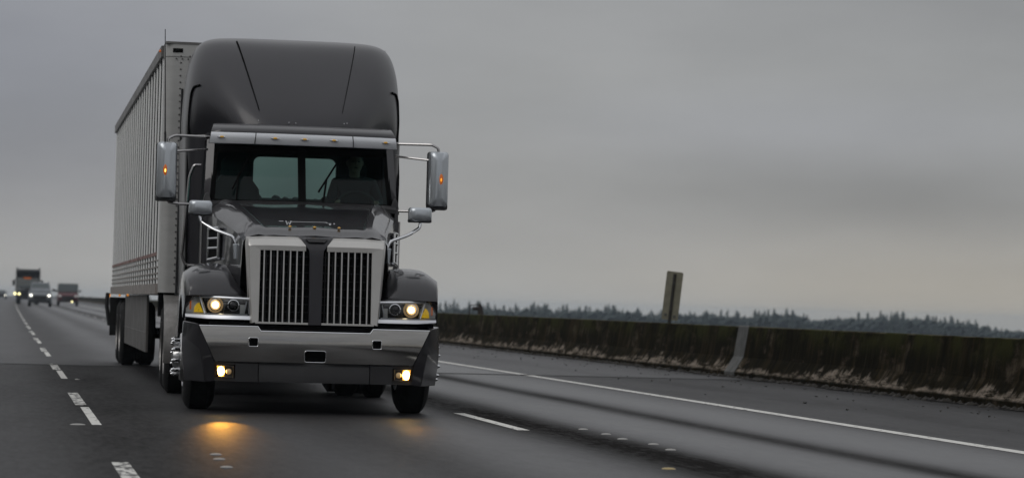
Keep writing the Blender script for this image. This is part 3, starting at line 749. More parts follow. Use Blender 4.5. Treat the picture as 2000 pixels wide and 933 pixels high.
# grille -------------------------------------------------------------
def gry(z): return 0.13 + (z - .85) * 0.045          # the grille leans back a little
def frame_half(q):
    """surround: outer edge, front ridge outside, front ridge inside, inner edge"""
    def sec(xo, zo, xf, zf, xi, zi):
        return [(xo, gry(zo) + .10, zo), (lerp(xo, xf, .7), gry(zf) + .012, lerp(zo, zf, .75)), (xf, gry(zf), zf), (xi, gry(zi) + .004, zi), (xi, gry(zi) + .05, zi)]
    q.loft([sec(.612, .842, .588, .848, .530, .866), sec(.635, 1.1, .607, 1.1, .529, 1.1), sec(.668, 1.60, .630, 1.57, .528, 1.535)])
    # top piece, from the corner to the post's flared edge
    t = lambda x, xt: [(xt, .30, 1.672), (lerp(x, xt, .5), .205, 1.645), (x, gry(1.578), 1.582), (x, gry(1.536) + .004, 1.536), (x, gry(1.536) + .05, 1.536)]
    a = [(.668, gry(1.6) + .10, 1.60), (lerp(.668, .630, .7), gry(1.57) + .012, lerp(1.60, 1.57, .75)), (.630, gry(1.57), 1.57), (.528, gry(1.535) + .004, 1.535), (.528, gry(1.535) + .05, 1.535)]
    corner = [(.660, .30, 1.660), (.640, .20, 1.635), (.608, gry(1.578), 1.578), (.528, gry(1.536) + .004, 1.536), (.528, gry(1.536) + .05, 1.536)]
    q.loft([a, corner, t(.45, .47), t(.3, .34), t(.100, .160)])
    q.loft([[(x, gry(.845), .843), (x, gry(.845), .862), (x, gry(.85) + .05, .862), (x, gry(.85) + .05, .843)] for x in (.062, .56)], True, True)
q = MB(); frame_half(q); q.mirror()
grl = obj('grille', q, 'silver paint', truck, smooth=32, bevel=0.004)
q = MB()
q.loft([[(-w, y, z), (w, y, z), (w, y + .06, z), (-w, y + .06, z)] for w, y, z in ((.061, gry(.835) - .004, .838), (.062, gry(1.1) - .006, 1.1), (.066, gry(1.48) - .006, 1.48), (.072, gry(1.54) - .006, 1.54), (.105, gry(1.585) + .004, 1.590), (.150, .200, 1.652), (.172, .31, 1.684))], True, True)
pst = obj('grille_post', q, 'fairing paint', grl, smooth=25, bevel=0.005)
q = MB(); q.prism([(-.105, .188, 1.650), (-.075, .168, 1.618), (.075, .168, 1.618), (.105, .188, 1.650)], (0, -.01, .006)); obj('post_inlay', q, 'dark plastic', pst, smooth=0)
for s in (-1, 1):
    for k in range(7):
        x = s * (.120 + k * .0617)
        q = MB()
        q.loft([[(x - .0085, gry(z) + .022, z), (x - .006, gry(z) + .012, z), (x + .006, gry(z) + .012, z), (x + .0085, gry(z) + .022, z), (x + .0085, gry(z) + .05, z), (x - .0085, gry(z) + .05, z)] for z in (.862, 1.1, 1.3, 1.536)], True, True)
        obj('grille_bar', q, 'satin steel', grl, smooth=30)
q = MB(); q.box(-.56, .56, .24, .27, .85, 1.56); obj('radiator', q, 'dark void', grl, smooth=0)
q = MB()
for k in range(9): q.box(-.54, .54, .225, .235, .88 + k * .075, .888 + k * .075)
for k in range(16): q.box(-.54 + k * .07, -.532 + k * .07, .224, .236, .86, 1.53)
obj('insect_screen', q, 'black plastic', grl, smooth=0)
q = MB(); q.box(.545, .63, .20, .6, .84, 1.58); q.mirror(); q.box(-.6, .6, .28, .6, 1.55, 1.62); obj('grille_shroud', q, 'dark void', grl, smooth=0)

# hood ----------------------------------------------------------------
def hood_sec(y):
    #       y    side half-width, side top z, ridge z (x .6), centre z, step
    w, zs, zc, st = interp([(.29, .688, 1.655, 1.684, 0.0), (.34, .690, 1.668, 1.708, 0.008), (.45, .705, 1.70, 1.769, .026), (.60, .722, 1.735, 1.788, .038), (.9, .765, 1.79, 1.85, .052), (1.3, .835, 1.865, 1.945, .060), (1.65, .90, 1.925, 2.02, .066), (2.02, .955, 1.98, 2.06, .055)], y)
    return [(w + .015, y, 1.02), (w + .01, y, 1.35), (w + .004, y, zs - .12), (w - .004, y, zs - .045), (w - .028, y, zs - .008), (w - .075, y, zs + .012 + st * .45), (w - .15, y, zs + .028 + st), (w - .212, y, lerp(zs, zc, .55) + st * .95),
            (w - .240, y, lerp(zs, zc, .72) + st * .12), (w - .30, y, lerp(zs, zc, .86)), (w * .36, y, zc - .012), (0, y, zc)]
secs = []
for y in (.298, .34, .395, .45, .53, .60, .75, .9, 1.1, 1.3, 1.5, 1.65, 1.85, 2.02):
    h_ = hood_sec(y); secs.append(h_ + [(-x, yy, z) for x, yy, z in reversed(h_[:-1])])
q = MB(); q.loft(secs)
hood = obj('hood', q, 'charcoal paint', truck, smooth=22, bevel=0.006)
# crease rim where hood front breaks
for x in (0, -.235, .235, -.555, .555):
    q = MB(); zc = 1.772 if abs(x) < .4 else 1.765; yy = .45 if abs(x) < .4 else .55
    q.ball((x, yy, zc + .001), .016, .018, .009, 12, 6); obj('hood_marker', q, 'amber lens', hood)
q = MB()                                                        # winged hood emblem, a thin bar with a W at its left
yb, zb = .62, 1.815
q.prism([(-.215, yb, zb + .011), (.13, yb, zb + .014), (.15, yb, zb + .002), (.11, yb, zb + .010), (-.215, yb, zb + .007)], (0, .012, .003))
for x0 in (-.27,):
    q.prism([(x0, yb, zb + .016), (x0 + .014, yb, zb + .016), (x0 + .022, yb, zb - .012), (x0 + .030, yb, zb + .012), (x0 + .038, yb, zb - .012), (x0 + .05, yb, zb + .016), (x0 + .066, yb, zb + .016), (x0 + .044, yb, zb - .026), (x0 + .032, yb, zb - .004), (x0 + .020, yb, zb - .026)], (0, .012, .003))
q.prism([(.15, yb, zb + .004), (.175, yb, zb + .004), (.17, yb, zb - .014), (.155, yb, zb - .016)], (0, .012, .003))
q.box(.195, .21, yb, yb + .012, zb - .004, zb + .006); q.box(-.33, -.285, yb, yb + .01, zb + .008, zb + .014)
obj('hood_emblem', q, 'chrome', hood, smooth=0)
for s in (-1, 1):                                               # chrome framed vents on the hood sides
    q = MB(); X = .905
    def V(y, z, dx=0): return (s * (X + dx + (y - 1.5) * .19), y, z)
    outer = [V(1.28, 1.47), V(1.70, 1.45), V(1.70, 1.76), V(1.28, 1.76)]
    for a_, b_ in ((0, 1), (1, 2), (2, 3), (3, 0)):
        q.tube([outer[a_], outer[b_]], .018, 8, 0)
    for z in (1.565, 1.66): q.tube([V(1.28, z), V(1.70, z)], .016, 8, 0)
    vt = obj('hood_vent', q, 'chrome', truck)
    q = MB(); q.add([V(1.28, 1.47, -.006), V(1.70, 1.45, -.006), V(1.70, 1.76, -.006), V(1.28, 1.76, -.006)], [(0, 1, 2, 3)]); obj('vent_mesh', q, 'dark void', vt, smooth=0, solid=.004)

# fenders --------------------------------------------------------------
WY, WZ = 1.05, 0.5
def fender(q):
    secs = []
    for y, P_ in ((.27, 1.096), (.285, 1.15), (.33, 1.235), (.42, 1.31), (.58, 1.365), (.80, 1.40), (1.0, 1.41), (1.15, 1.405), (1.35, 1.36), (1.55, 1.27), (1.72, 1.14), (1.85, .97), (1.92, .72)):
        ar = WZ + math.sqrt(max(0.0, .60 ** 2 - (y - WY) ** 2)) if abs(y - WY) < .6 else .55
        ylip = max(ar, 1.088 if y < .55 else .45)
        o_ = 1.16 + .045 * min(1, (y - .27) / .3)
        fr = max(0, 1 - (y - .27) / .35)                     # near the lamp the section is flat
        k = P_ - 1.06
        zi = lerp(P_ - .22, 1.066, fr)
        sh = lerp(.10, .0, fr)
        h0 = P_ - 1.09
        f_ = lambda t: 1.09 + h0 * t
        o2 = o_ + .02
        secs.append([(.62, y, max(.95, f_(.08))), (.68, y, f_(.34)), (.735, y, f_(.62)), (.79, y, f_(.91)), (.81, y, f_(.968)), (.90, y, f_(1.0)), (1.0, y, f_(1.0)), (1.085, y, f_(.965)), (1.14, y, f_(.88)), (o2 - .012, y, max(ylip, f_(.71))), (o2, y, max(ylip, f_(.48))), (o2, y, max(ylip, f_(.0) if y < 1.6 else ylip)), (o2, y, ylip), (o_ - .05, y, ylip + .004), (.66, y, ylip + .03)])
    q.loft(secs)
    # front lip above the lamp
both('fender', fender, 'charcoal paint', smooth=32, bevel=0.008)
def liner(q):
    pts = []
    for k in range(13):
        a = math.pi * k / 12; pts.append((WY - .585 * math.cos(a), WZ + .585 * math.sin(a)))
    q.loft([[(.56, y, z) for y, z in pts], [(1.19, y, z) for y, z in pts]]); q.add([(.56, y, z) for y, z in pts], [tuple(range(13))])
both('wheel_liner', liner, 'dark void', smooth=40)

# headlights -------------------------------------------------------------
for s in (-1, 1):
    def hy(x): return .20 + .30 * max(0, (x - .62) / .58) ** 2.2
    def zt(x): return lerp(1.050, 1.068, (x - .6) / .6)
    def zb_(x): return lerp(.872, .886, max(0, (x - 1.0) / .2)) if x > 1.0 else .872
    xs = [.605, .70, .80, .90, 1.0, 1.06, 1.12, 1.17, 1.2]
    q = MB()                                                     # bowl behind everything
    q.loft([[(s * x, hy(x) + .05, zb_(x)), (s * x, hy(x) + .05, zt(x))] for x in xs]); hd = obj('headlight', q, 'lamp black', truck, smooth=30, solid=.01); hd.location.z = .03
    q = MB()                                                     # bright surround: top rail, lower rail, slanted divider, inner end
    top = [(s * x, hy(x), zt(x) - .010) for x in (.615, .72, .84, .96, 1.055)]
    q.tube(top, .013, 8, 0)
    q.tube([(s * .615, hy(.615), .90), (s * .615, hy(.615), zt(.6) - .01)], .009, 8, 0)
    q.tube([(s * .665, hy(.665), .905), (s * .640, hy(.64), zt(.6) - .03)], .006, 8, 0)
    q.tube([(s * 1.018, hy(1.02), .895), (s * 1.072, hy(1.07), zt(1.07) - .006)], .014, 8, 0)
    obj('bezel', q, 'visor steel', hd)
    q = MB()
    q.loft([[(s * x, hy(x) - .022, .846 + .014 * max(0, (x - 1) / .2)), (s * x, hy(x) - .020, .858 + .012 * max(0, (x - 1) / .2)), (s * x, hy(x) + .006, .898), (s * x, hy(x) + .05, .892), (s * x, hy(x) + .05, .846)] for x in [.595] + xs[1:]], True, True)
    obj('lamp_sill', q, 'visor steel', hd, smooth=30)
    for x, m1, m2, nm in ((.930, 'beam bowl', 'head beam', 'main_beam'), (.765, 'lamp black', 'lamp black', 'second_beam')):
        q = MB(); q.lathe([(.02, .052), (-.022, .056), (-.024, .048), (.0, .046)], (s * x, hy(x) + .012, .978), 'y', 24, False); pr = obj(nm, q, 'chrome', hd)
        q = MB(); rp_ = .034 if m2 == 'head beam' else .047; q.lathe([(0, rp_), (-.012, rp_ * .85), (-.020, rp_ * .5), (-.023, .003)], (s * x, hy(x) + .008, .978), 'y', 20, True); obj('projector', q, m2, pr)
        if m2 == 'head beam':
            q = MB(); q.lathe([(0, .050), (-.004, .03)], (s * x, hy(x) + .006, .978), 'y', 20, False); obj('ring', q, 'beam ring', pr)
        if m2 == 'head beam':
            q = MB(); q.lathe([(0, .075), (.004, .02)], (s * x, hy(x) + .012, .978), 'y', 20, False); obj('reflector', q, m1, pr)
    q = MB(); q.prism([(s * .655, hy(.66) + .03, .90), (s * .70, hy(.7) + .03, .90), (s * .70, hy(.7) + .03, .985), (s * .655, hy(.66) + .03, .985)], (0, .01, 0)); obj('inner_reflector', q, 'lamp glass white', hd, smooth=0)
    # outer turn signal
    q = MB(); q.loft([[(s * x, hy(x) + .014, .90), (s * x, hy(x) + .014, zt(x) - .01)] for x in (1.07, 1.11, 1.15, 1.195)]); ts = obj('turn_signal', q, 'lamp glass white', hd, smooth=30)
    q = MB(); q.prism([(s * 1.035, hy(1.04) + .008, .905), (s * 1.125, hy(1.12) + .008, .905), (s * 1.120, hy(1.12) + .008, .955), (s * 1.10, hy(1.1) + .008, .985), (s * 1.078, hy(1.07) + .008, .995)], (0, .012, 0)); obj('reflector', q, 'yellow reflector', ts, smooth=0)
    q = MB(); q.prism([(s * 1.150, hy(1.15) + .008, .93), (s * 1.162, hy(1.162) + .008, .93), (s * 1.162, hy(1.162) + .008, 1.035), (s * 1.150, hy(1.15) + .008, 1.04)], (0, .012, 0)); obj('side_reflector', q, 'orange reflector', ts, smooth=0)
    q = MB(); q.loft([[(s * x, hy(x) - .012, .890), (s * x, hy(x) - .016, .97), (s * x, hy(x) - .006, zt(x))] for x in xs] + [[(s * 1.208, .52, .89), (s * 1.21, .52, .97), (s * 1.208, .52, 1.06)]]); obj('lens', q, 'clear glass', hd, smooth=60)

# cab -----------------------------------------------------------------
def cabq():
    q = MB()
    # lower door line and cowl sides
    q.hexa([(.93, 1.98, 1.0), (1.0, 1.98, 1.0), (1.0, 3.1, 1.0), (.93, 3.1, 1.0)], [(.95, 1.98, 2.02), (.985, 2.0, 2.02), (.985, 3.1, 2.06), (.95, 3.1, 2.06)])
    # A pillar
    q.hexa([(.915, 2.06, 2.0), (.985, 2.10, 2.0), (.985, 2.22, 2.0), (.915, 2.20, 2.0)], [(.88, 2.36, 2.72), (.955, 2.40, 2.72), (.955, 2.50, 2.72), (.88, 2.50, 2.72)])
    # B pillar
    q.hexa([(.93, 2.92, 2.04), (.985, 2.92, 2.04), (.985, 3.1, 2.04), (.93, 3.1, 2.04)], [(.90, 2.90, 2.74), (.955, 2.90, 2.74), (.955, 3.1, 2.74), (.90, 3.1, 2.74)])
    q.mirror()
    # roof, floor, back wall round the rear window
    q.box(-.96, .96, 2.38, 3.1, 2.70, 2.76)
    q.box(-.93, .93, 2.0, 3.1, 1.2, 1.25)
    q.box(-.95, -.435, 3.04, 3.1, 1.2, 2.70); q.box(.435, .95, 3.04, 3.1, 1.2, 2.70)
    q.box(-.435, .435, 3.04, 3.1, 1.2, 2.14); q.box(-.435, .435, 3.04, 3.1, 2.57, 2.70)
    for sx in (-1, 1):                                          # rounded window corners
        for zc, sz in ((2.14, 1), (2.57, -1)):
            c = Vector((sx * .435, 3.045, zc)); pts = [c]
            for k in range(6):
                a = R(90 * k / 5); pts.append(Vector((sx * (.435 - .07 + .07 * math.sin(a)), 3.045, zc + sz * (.07 - .07 * math.cos(a)))))
            q.prism(pts, (0, .05, 0))
    return q
cab = obj('cab', cabq(), 'charcoal paint', truck, smooth=20)
q = MB()                                                         # dark trim on the inside of the back wall
q.box(-.93, -.44, 3.02, 3.037, 1.25, 2.69); q.box(.44, .93, 3.02, 3.037, 1.25, 2.69); q.box(-.44, .44, 3.02, 3.037, 1.25, 2.13); q.box(-.44, .44, 3.02, 3.037, 2.58, 2.69)
obj('cab_lining', q, 'interior', cab, smooth=0)
q = MB(); rnd = random.Random(2)
for k in range(9):
    x = -.42 + k * .105; q.tube([(x, 3.5, 1.9), (x + .03, 3.5, 2.13 + rnd.uniform(-.03, .05)), (x + .09, 3.55, 2.14 + rnd.uniform(-.03, .03)), (x + .12, 3.6, 1.9)], .03, 6, 3)
obj('air_hoses', q, 'black plastic', truck)
q = MB(); q.add([(-.44, 3.07, 2.13), (.44, 3.07, 2.13), (.44, 3.07, 2.58), (-.44, 3.07, 2.58)], [(0, 1, 2, 3)]); obj('rear_window', q, 'rear glass', cab, smooth=0)
for s in (-1, 1):
    q = MB(); q.add([(s * .965, 2.20, 2.04), (s * .965, 2.92, 2.05), (s * .93, 2.90, 2.70), (s * .93, 2.46, 2.70)], [(0, 1, 2, 3)]); obj('side_window', q, 'green glass', cab, smooth=0)
q = MB()                                                         # dashboard and cab lining
q.hexa([(-.92, 2.12, 1.25), (.92, 2.12, 1.25), (.92, 2.5, 1.25), (-.92, 2.5, 1.25)], [(-.92, 2.1, 2.045), (.92, 2.1, 2.045), (.92, 2.36, 2.075), (-.92, 2.36, 2.075)])
q.box(-.88, .88, 2.52, 3.03, 2.62, 2.695)
obj('dashboard', q, 'interior', cab, smooth=0)
# windscreen: two panes meeting at a middle post
wsb = lambda x: (x, 1.995 + .085 * abs(x) ** 2.2, 2.055)
wst = lambda x: (x * .952, 2.30 + .09 * abs(x) ** 2.2, 2.665)
for s in (-1, 1):
    q = MB(); xs = [.03, .25, .5, .75, .93]
    q.loft([[wsb(s * x), tuple(lerp(a, b, .5) for a, b in zip(wsb(s * x), wst(s * x))), wst(s * x)] for x in xs]); ws = obj('windshield', q, 'green glass', cab, smooth=60)
    q = MB()                                                     # black edge band on the glass
    def W_(x, t, d=-.004):
        a, b = wsb(s * x), wst(s * x); return (lerp(a[0], b[0], t), lerp(a[1], b[1], t) + d, lerp(a[2], b[2], t))
    for x0, x1, t0, t1 in ((.03, .93, .83, 1.0), (.88, .93, .0, .83), (.03, .88, 0, .03)):
        n_ = 6 if x1 - x0 > .3 else 2
        q.loft([[W_(lerp(x0, x1, k / n_), lerp(t0, t1, j / 2)) for j in range(3)] for k in range(n_ + 1)])
    # the band's corner is thicker at the outer top
    obj('glass_border', q, 'dark void', ws, smooth=60, solid=.003)
q = MB(); q.loft([[(-.040, 1.975, 2.05), (.040, 1.975, 2.05), (.036, 2.02, 2.05), (-.036, 2.02, 2.05)], [(-.040, 2.28, 2.67), (.040, 2.28, 2.67), (.034, 2.33, 2.67), (-.034, 2.33, 2.67)]], True, True); obj('windshield_post', q, 'dark void', cab, smooth=0)
q = MB(); secs = []
for k in range(13):
    x = lerp(-.96, .96, k / 12); a = wsb(x); secs.append([(x, a[1] - .10, 2.045 - .03 * abs(x) ** 3), (x, a[1] - .05, 2.066 - .02 * abs(x) ** 3), (x, a[1] + .02, 2.062), (x, a[1] + .02, 1.98), (x, a[1] - .10, 1.98)])
q.loft(secs, True, True); obj('cowl', q, 'dark plastic', cab, smooth=40)
# wipers
for pts, arm in (([(-.53, 2.205, 2.53), (-.71, 2.02, 2.175)], [(-.665, 1.99, 2.06), (-.645, 2.075, 2.325)]), ([(.352, 2.165, 2.47), (.165, 2.0, 2.175)], [(.212, 1.955, 2.06), (.246, 2.05, 2.30)])):
    q = MB(); q.tube(pts, .010, 6, 0); q.tube(arm, .012, 6, 0); q.tube([arm[1], tuple(lerp(a, b, .45) for a, b in zip(*pts))], .009, 6, 0); obj('wiper', q, 'dark void', cab)
# visor
def vis(x, k):
    y0 = 1.90 + .10 * abs(x) ** 2.5
    return {'b': (x, y0 + .015, 2.635), 'm': (x * .99, y0 - .012, 2.69), 'c': (x * .98, y0, 2.745), 'd': (x * .965, y0 + .05, 2.79), 't': (x * .945, y0 + .16, 2.838), 'r': (x * .94, y0 + .50, 2.87), 'i': (x, y0 + .06, 2.632)}[k]
xs = [-.955 + 1.91 * k / 20 for k in range(21)]
q = MB(); q.loft([[vis(x, 'c'), vis(x, 'd'), vis(x, 't'), vis(x, 'r')] for x in xs])
q.add([vis(.955, 'i'), vis(.955, 'b'), vis(.955, 'm'), vis(.955, 'c'), vis(.955, 'd'), vis(.955, 't'), vis(.955, 'r')], [(0, 1, 2, 3, 4, 5, 6)])
q.add([vis(-.955, 'i'), vis(-.955, 'b'), vis(-.955, 'm'), vis(-.955, 'c'), vis(-.955, 'd'), vis(-.955, 't'), vis(-.955, 'r')], [(6, 5, 4, 3, 2, 1, 0)])
visor = obj('visor', q, 'charcoal paint', truck, smooth=40, solid=.006)
q = MB(); q.loft([[vis(x, 'i'), vis(x, 'b'), vis(x, 'm'), vis(x, 'c')] for x in xs])
obj('visor_band', q, 'visor steel', visor, smooth=50)
for x in (-.5, .5):
    q = MB(); q.tube([tuple(Vector(vis(x, k)) + Vector((0, -.003, 0))) for k in ('b', 'm', 'c')], .004, 6, 0); obj('visor_seam', q, 'dark void', visor)
for x in (-.838, -.30, 0, .30, .838):
    p = vis(x, 'm'); q = MB(); q.ball((p[0], p[1] + .004, p[2] + .004), .050, .020, .013, 14, 7); bz = obj('marker_lamp', q, 'chrome', visor)
    q = MB(); q.ball((p[0], p[1] - .012, p[2] + .007), .022, .011, .010, 12, 6); obj('lens', q, 'amber lens', bz)

# roof fairing -----------------------------------------------------------
LV = [(2.78, [(0, 2.30), (.46, 2.33), (.63, 2.46), (.76, 2.72), (.91, 3.00), (1.08, 3.20), (1.15, 3.5), (1.155, 4.15)]),
      (2.90, [(0, 2.34), (.48, 2.37), (.66, 2.49), (.79, 2.73), (.94, 2.98), (1.08, 3.16), (1.16, 3.45), (1.165, 4.15)]),
      (3.10, [(0, 2.50), (.50, 2.53), (.73, 2.64), (.88, 2.85), (1.01, 3.04), (1.10, 3.20), (1.16, 3.5), (1.16, 4.15)]),
      (3.35, [(0, 2.74), (.5, 2.77), (.81, 2.88), (.97, 3.04), (1.07, 3.21), (1.125, 3.39), (1.145, 3.70), (1.145, 4.15)]),
      (3.58, [(0, 2.98), (.5, 3.01), (.83, 3.10), (.97, 3.24), (1.05, 3.36), (1.10, 3.52), (1.115, 3.75), (1.115, 4.15)]),
      (3.74, [(0, 3.18), (.48, 3.20), (.79, 3.28), (.92, 3.38), (.99, 3.48), (1.045, 3.60), (1.06, 3.80), (1.06, 4.15)]),
      (3.82, [(0, 3.34), (.46, 3.35), (.74, 3.41), (.86, 3.48), (.925, 3.56), (.975, 3.66), (.99, 3.82), (.99, 4.15)]),
      (3.865, [(0, 3.56), (.42, 3.57), (.66, 3.61), (.76, 3.66), (.82, 3.71), (.86, 3.78), (.875, 3.88), (.875, 4.15)]),
      (3.88, [(0, 3.80), (.34, 3.80), (.54, 3.83), (.62, 3.85), (.67, 3.88), (.70, 3.92), (.71, 3.98), (.71, 4.15)])]
secs = []
for z, pl in LV:
    h_ = [(x, y, z) for x, y in reversed(pl)]
    secs.append(h_ + [(-x, y, zz) for x, y, zz in reversed(h_[:-1])])
q = MB(); q.loft(secs)
n_ = len(secs[0]); top = [(x, y, z + .002) for x, y, z in secs[-1]]
q.add(secs[-1], [tuple(range(n_))])
fair = obj('roof_fairing', q, 'fairing paint', truck, sub=2)
def fair_pt(xn, z, lift=.004):
    """point on the fairing's front at a given height and half-width"""
    for (z0, p0), (z1, p1) in zip(LV, LV[1:]):
        if z <= z1:
            t = (z - z0) / (z1 - z0)
            pl = [(lerp(a[0], b[0], t), lerp(a[1], b[1], t)) for a, b in zip(p0, p1)]
            break
    for a, b in zip(pl, pl[1:]):
        if abs(xn) <= b[0]:
            u = (abs(xn) - a[0]) / (b[0] - a[0]); return (xn, lerp(a[1], b[1], u) - lift, z)
    return (xn, pl[-1][1], z)
for s, r0 in ((-1, .010), (1, .005)):
    q = MB(); q.tube([fair_pt(s * lerp(.43, .63, (k / 14)), lerp(3.02, 3.80, k / 14), -.002) for k in range(15)], [r0 * .5, r0], 6, 0); obj('panel_gap', q, 'dark void', fair)
q = MB()
for x, z in ((-.44, 2.90), (-.13, 2.89), (-.06, 2.885), (.44, 2.90), (.47, 2.905), (.75, 2.88)):
    p = fair_pt(x, z, .012); q = MB(); q.ball(p, .007, .012, .008, 8, 5); obj('bolt', q, 'chrome', fair)
# side extenders: curved panels closing the gap to the trailer
def ext(q):
    secs = []
    for z in (1.08, 1.5, 2.0, 2.4, 2.77):
        k = .03 * (2.77 - z) / 1.7
        secs.append([(.95 - k, 3.02, z), (1.06 - k, 3.10, z), (1.115 - k, 3.17, z), (1.145 - k, 3.35, z), (1.158 - k, 3.7, z), (1.17 - k, 4.28, z), (1.14 - k, 4.28, z), (1.12 - k, 3.5, z), (.97 - k, 3.06, z)])
    q.loft(secs, True, True)
exts = both('side_extender', ext, 'fairing paint', smooth=40)
for s in (-1, 1):
    q = MB(); q.tube([fair_pt(s * 1.02, 3.30, .0), fair_pt(s * 1.075, 3.29, .0), fair_pt(s * 1.10, 3.22, .0), fair_pt(s * 1.115, 3.0, .0), fair_pt(s * 1.112, 2.82, .0), (s * 1.118, 3.18, 2.4), (s * 1.10, 3.18, 1.3)], .013, 8, 3); obj('extender_groove', q, 'dark void', fair)
    q = MB(); q.box(s * 1.155 - .012, s * 1.155 + .012, 4.282, 4.40, 1.10, 3.35); obj('extender_gap_shade', q, 'black plastic', fair, smooth=0)  # black strip stands in for the shaded gap before the trailer
# mirrors ----------------------------------------------------------------
def rrect(cx_, cz_, w_, h_, r_, y, n=5):
    pts = []
    for sx, sz, a0 in ((1, 1, 0), (-1, 1, 90), (-1, -1, 180), (1, -1, 270)):
        for k in range(n):
            a = R(a0 + 90 * k / (n - 1)); pts.append((cx_ + sx * (w_ - r_) + r_ * math.cos(a), y, cz_ + sz * (h_ - r_) + r_ * math.sin(a)))
    return pts
for s in (-1, 1):
    mxc, mzc = s * 1.372, 2.335
    q = MB(); q.loft([rrect(mxc, mzc, .03, .20, .02, 1.795), rrect(mxc, mzc, .075, .27, .04, 1.81), rrect(mxc, mzc, .096, .284, .035, 1.845), rrect(mxc, mzc, .10, .287, .03, 1.93), rrect(mxc, mzc, .098, .285, .03, 1.985), rrect(mxc, mzc, .09, .278, .03, 1.995)], True, True)
    mir = obj('side_mirror', q, 'mirror shell', truck, smooth=45)
    q = MB(); q.loft([rrect(mxc, mzc, .091, .279, .03, 1.996), rrect(mxc, mzc, .103, .29, .03, 1.99), rrect(mxc, mzc, .103, .29, .03, 2.02), rrect(mxc, mzc, .09, .278, .03, 2.022)], True, True); obj('mirror_back', q, 'black plastic', mir)
    q = MB(); q.loft([rrect(mxc, mzc - .272, .097, .03, .02, 1.85), rrect(mxc, mzc - .272, .103, .034, .02, 1.90), rrect(mxc, mzc - .272, .103, .034, .02, 1.99)], True, True); obj('mirror_base', q, 'black plastic', mir)
    q = MB(); q.ball((mxc + s * .018, 1.808, mzc + .002), .026, .02, .075, 12, 9); ml = obj('mirror_lamp', q, 'orange reflector', mir)
    q = MB(); q.ball((mxc + s * .018, 1.796, mzc - .004), .010, .012, .024, 10, 7); obj('bulb', q, 'hot amber' if s < 0 else 'lit amber', ml)
    q = MB(); q.tube([(s * .95, 2.05, 2.695), (s * 1.30, 1.90, 2.69), (s * 1.365, 1.88, 2.655), (s * 1.37, 1.88, 2.60)], .014, 8, 5)
    q.tube([(s * .96, 2.15, 2.575), (s * 1.28, 1.95, 2.535)], .012, 8, 0)
    obj('mirror_arm', q, 'tube steel', mir)
    q = MB(); q.tube([(s * 1.365, 1.90, 2.06), (s * 1.34, 1.90, 2.02), (s * 1.25, 1.92, 2.008), (s * .97, 2.02, 2.01)], .014, 8, 5); obj('mirror_arm', q, 'tube steel', mir)
    q = MB(); q.loft([[(s * .90, 1.99, 1.99), (s * 1.0, 2.02, 1.97), (s * 1.0, 2.12, 1.97), (s * .90, 2.12, 1.99)], [(s * .93, 2.02, 2.10), (s * .99, 2.05, 2.08), (s * .99, 2.14, 2.08), (s * .93, 2.14, 2.10)], [(s * .945, 2.06, 2.14), (s * .97, 2.08, 2.13), (s * .97, 2.14, 2.13), (s * .945, 2.14, 2.14)]], True, True)
    obj('mirror_foot', q, 'dark plastic', mir, smooth=30, bevel=.006)
    # hood mirror on its curved arm
    hx, hz = s * 1.068, 1.938
    q = MB(); q.loft([rrect(hx, hz + .006, .06, .04, .03, .80), rrect(hx, hz + .004, .098, .062, .035, .815), rrect(hx, hz, .110, .070, .03, .85), rrect(hx, hz, .113, .072, .028, .93), rrect(hx, hz, .105, .066, .028, .945)], True, True)
    hm = obj('hood_mirror', q, 'mirror shell', truck, smooth=50)
    q = MB(); q.loft([rrect(hx, hz - .058, .105, .016, .012, .84), rrect(hx, hz - .058, .114, .018, .014, .87), rrect(hx, hz - .058, .114, .018, .014, .95)], True, True); obj('mirror_base', q, 'black plastic', hm)
    q = MB(); q.tube([(s * 1.075, .88, 1.885), (s * 1.065, .87, 1.81), (s * .95, .80, 1.735), (s * .76, .70, 1.665), (s * .725, .68, 1.59)], .016, 10, 6); obj('mirror_arm', q, 'chrome', hm)
    q = MB(); q.hexa([(s * .712, .60, 1.445), (s * .748, .60, 1.45), (s * .748, .72, 1.45), (s * .712, .72, 1.445)], [(s * .705, .60, 1.60), (s * .762, .60, 1.592), (s * .762, .72, 1.592), (s * .705, .72, 1.60)]); obj('mirror_foot', q, 'mirror shell', hm, smooth=0, bevel=.006)
    # cab grab rail
    q = MB(); q.tube([(s * .99, 2.86, 2.45), (s * 1.06, 2.86, 2.45), (s * 1.105, 2.88, 2.33), (s * 1.16, 2.9, 1.50), (s * 1.12, 2.9, 1.405), (s * .99, 2.9, 1.405)], .016, 8, 5)
    if s < 0: obj('grab_rail', q, 'tube steel', truck)
    q = MB(); q.tube([(s * .998, 2.06, 1.06), (s * 1.0, 2.06, 1.9)], .018, 8, 0); obj('door_seam', q, 'tube steel', cab)
    # tank, battery box and steps behind the front wheel
    q = MB(); q.box(s * .62, s * 1.14, 2.28, 3.35, .42, .82) if s > 0 else q.box(-1.14, -.62, 2.28, 3.35, .42, .82); stp = obj('step_box', q, 'dark plastic', truck, smooth=0, bevel=.02)
    q = MB(); q.box(-1.22 if s < 0 else .75, -.75 if s < 0 else 1.22, 2.22, 2.95, .40, .455); q.box(-1.20 if s < 0 else .8, -.8 if s < 0 else 1.20, 2.24, 2.60, .72, .80); obj('step', q, 'dirty alloy', stp, smooth=0, bevel=.012)
    q = MB(); q.lathe([(0, .05), (.004, .27), (.03, .30), (.95, .30), (.98, .27), (.98, .05)], (s * .86, 3.4, .66), 'y', 28, True); obj('fuel_tank', q, 'dirty alloy', truck)
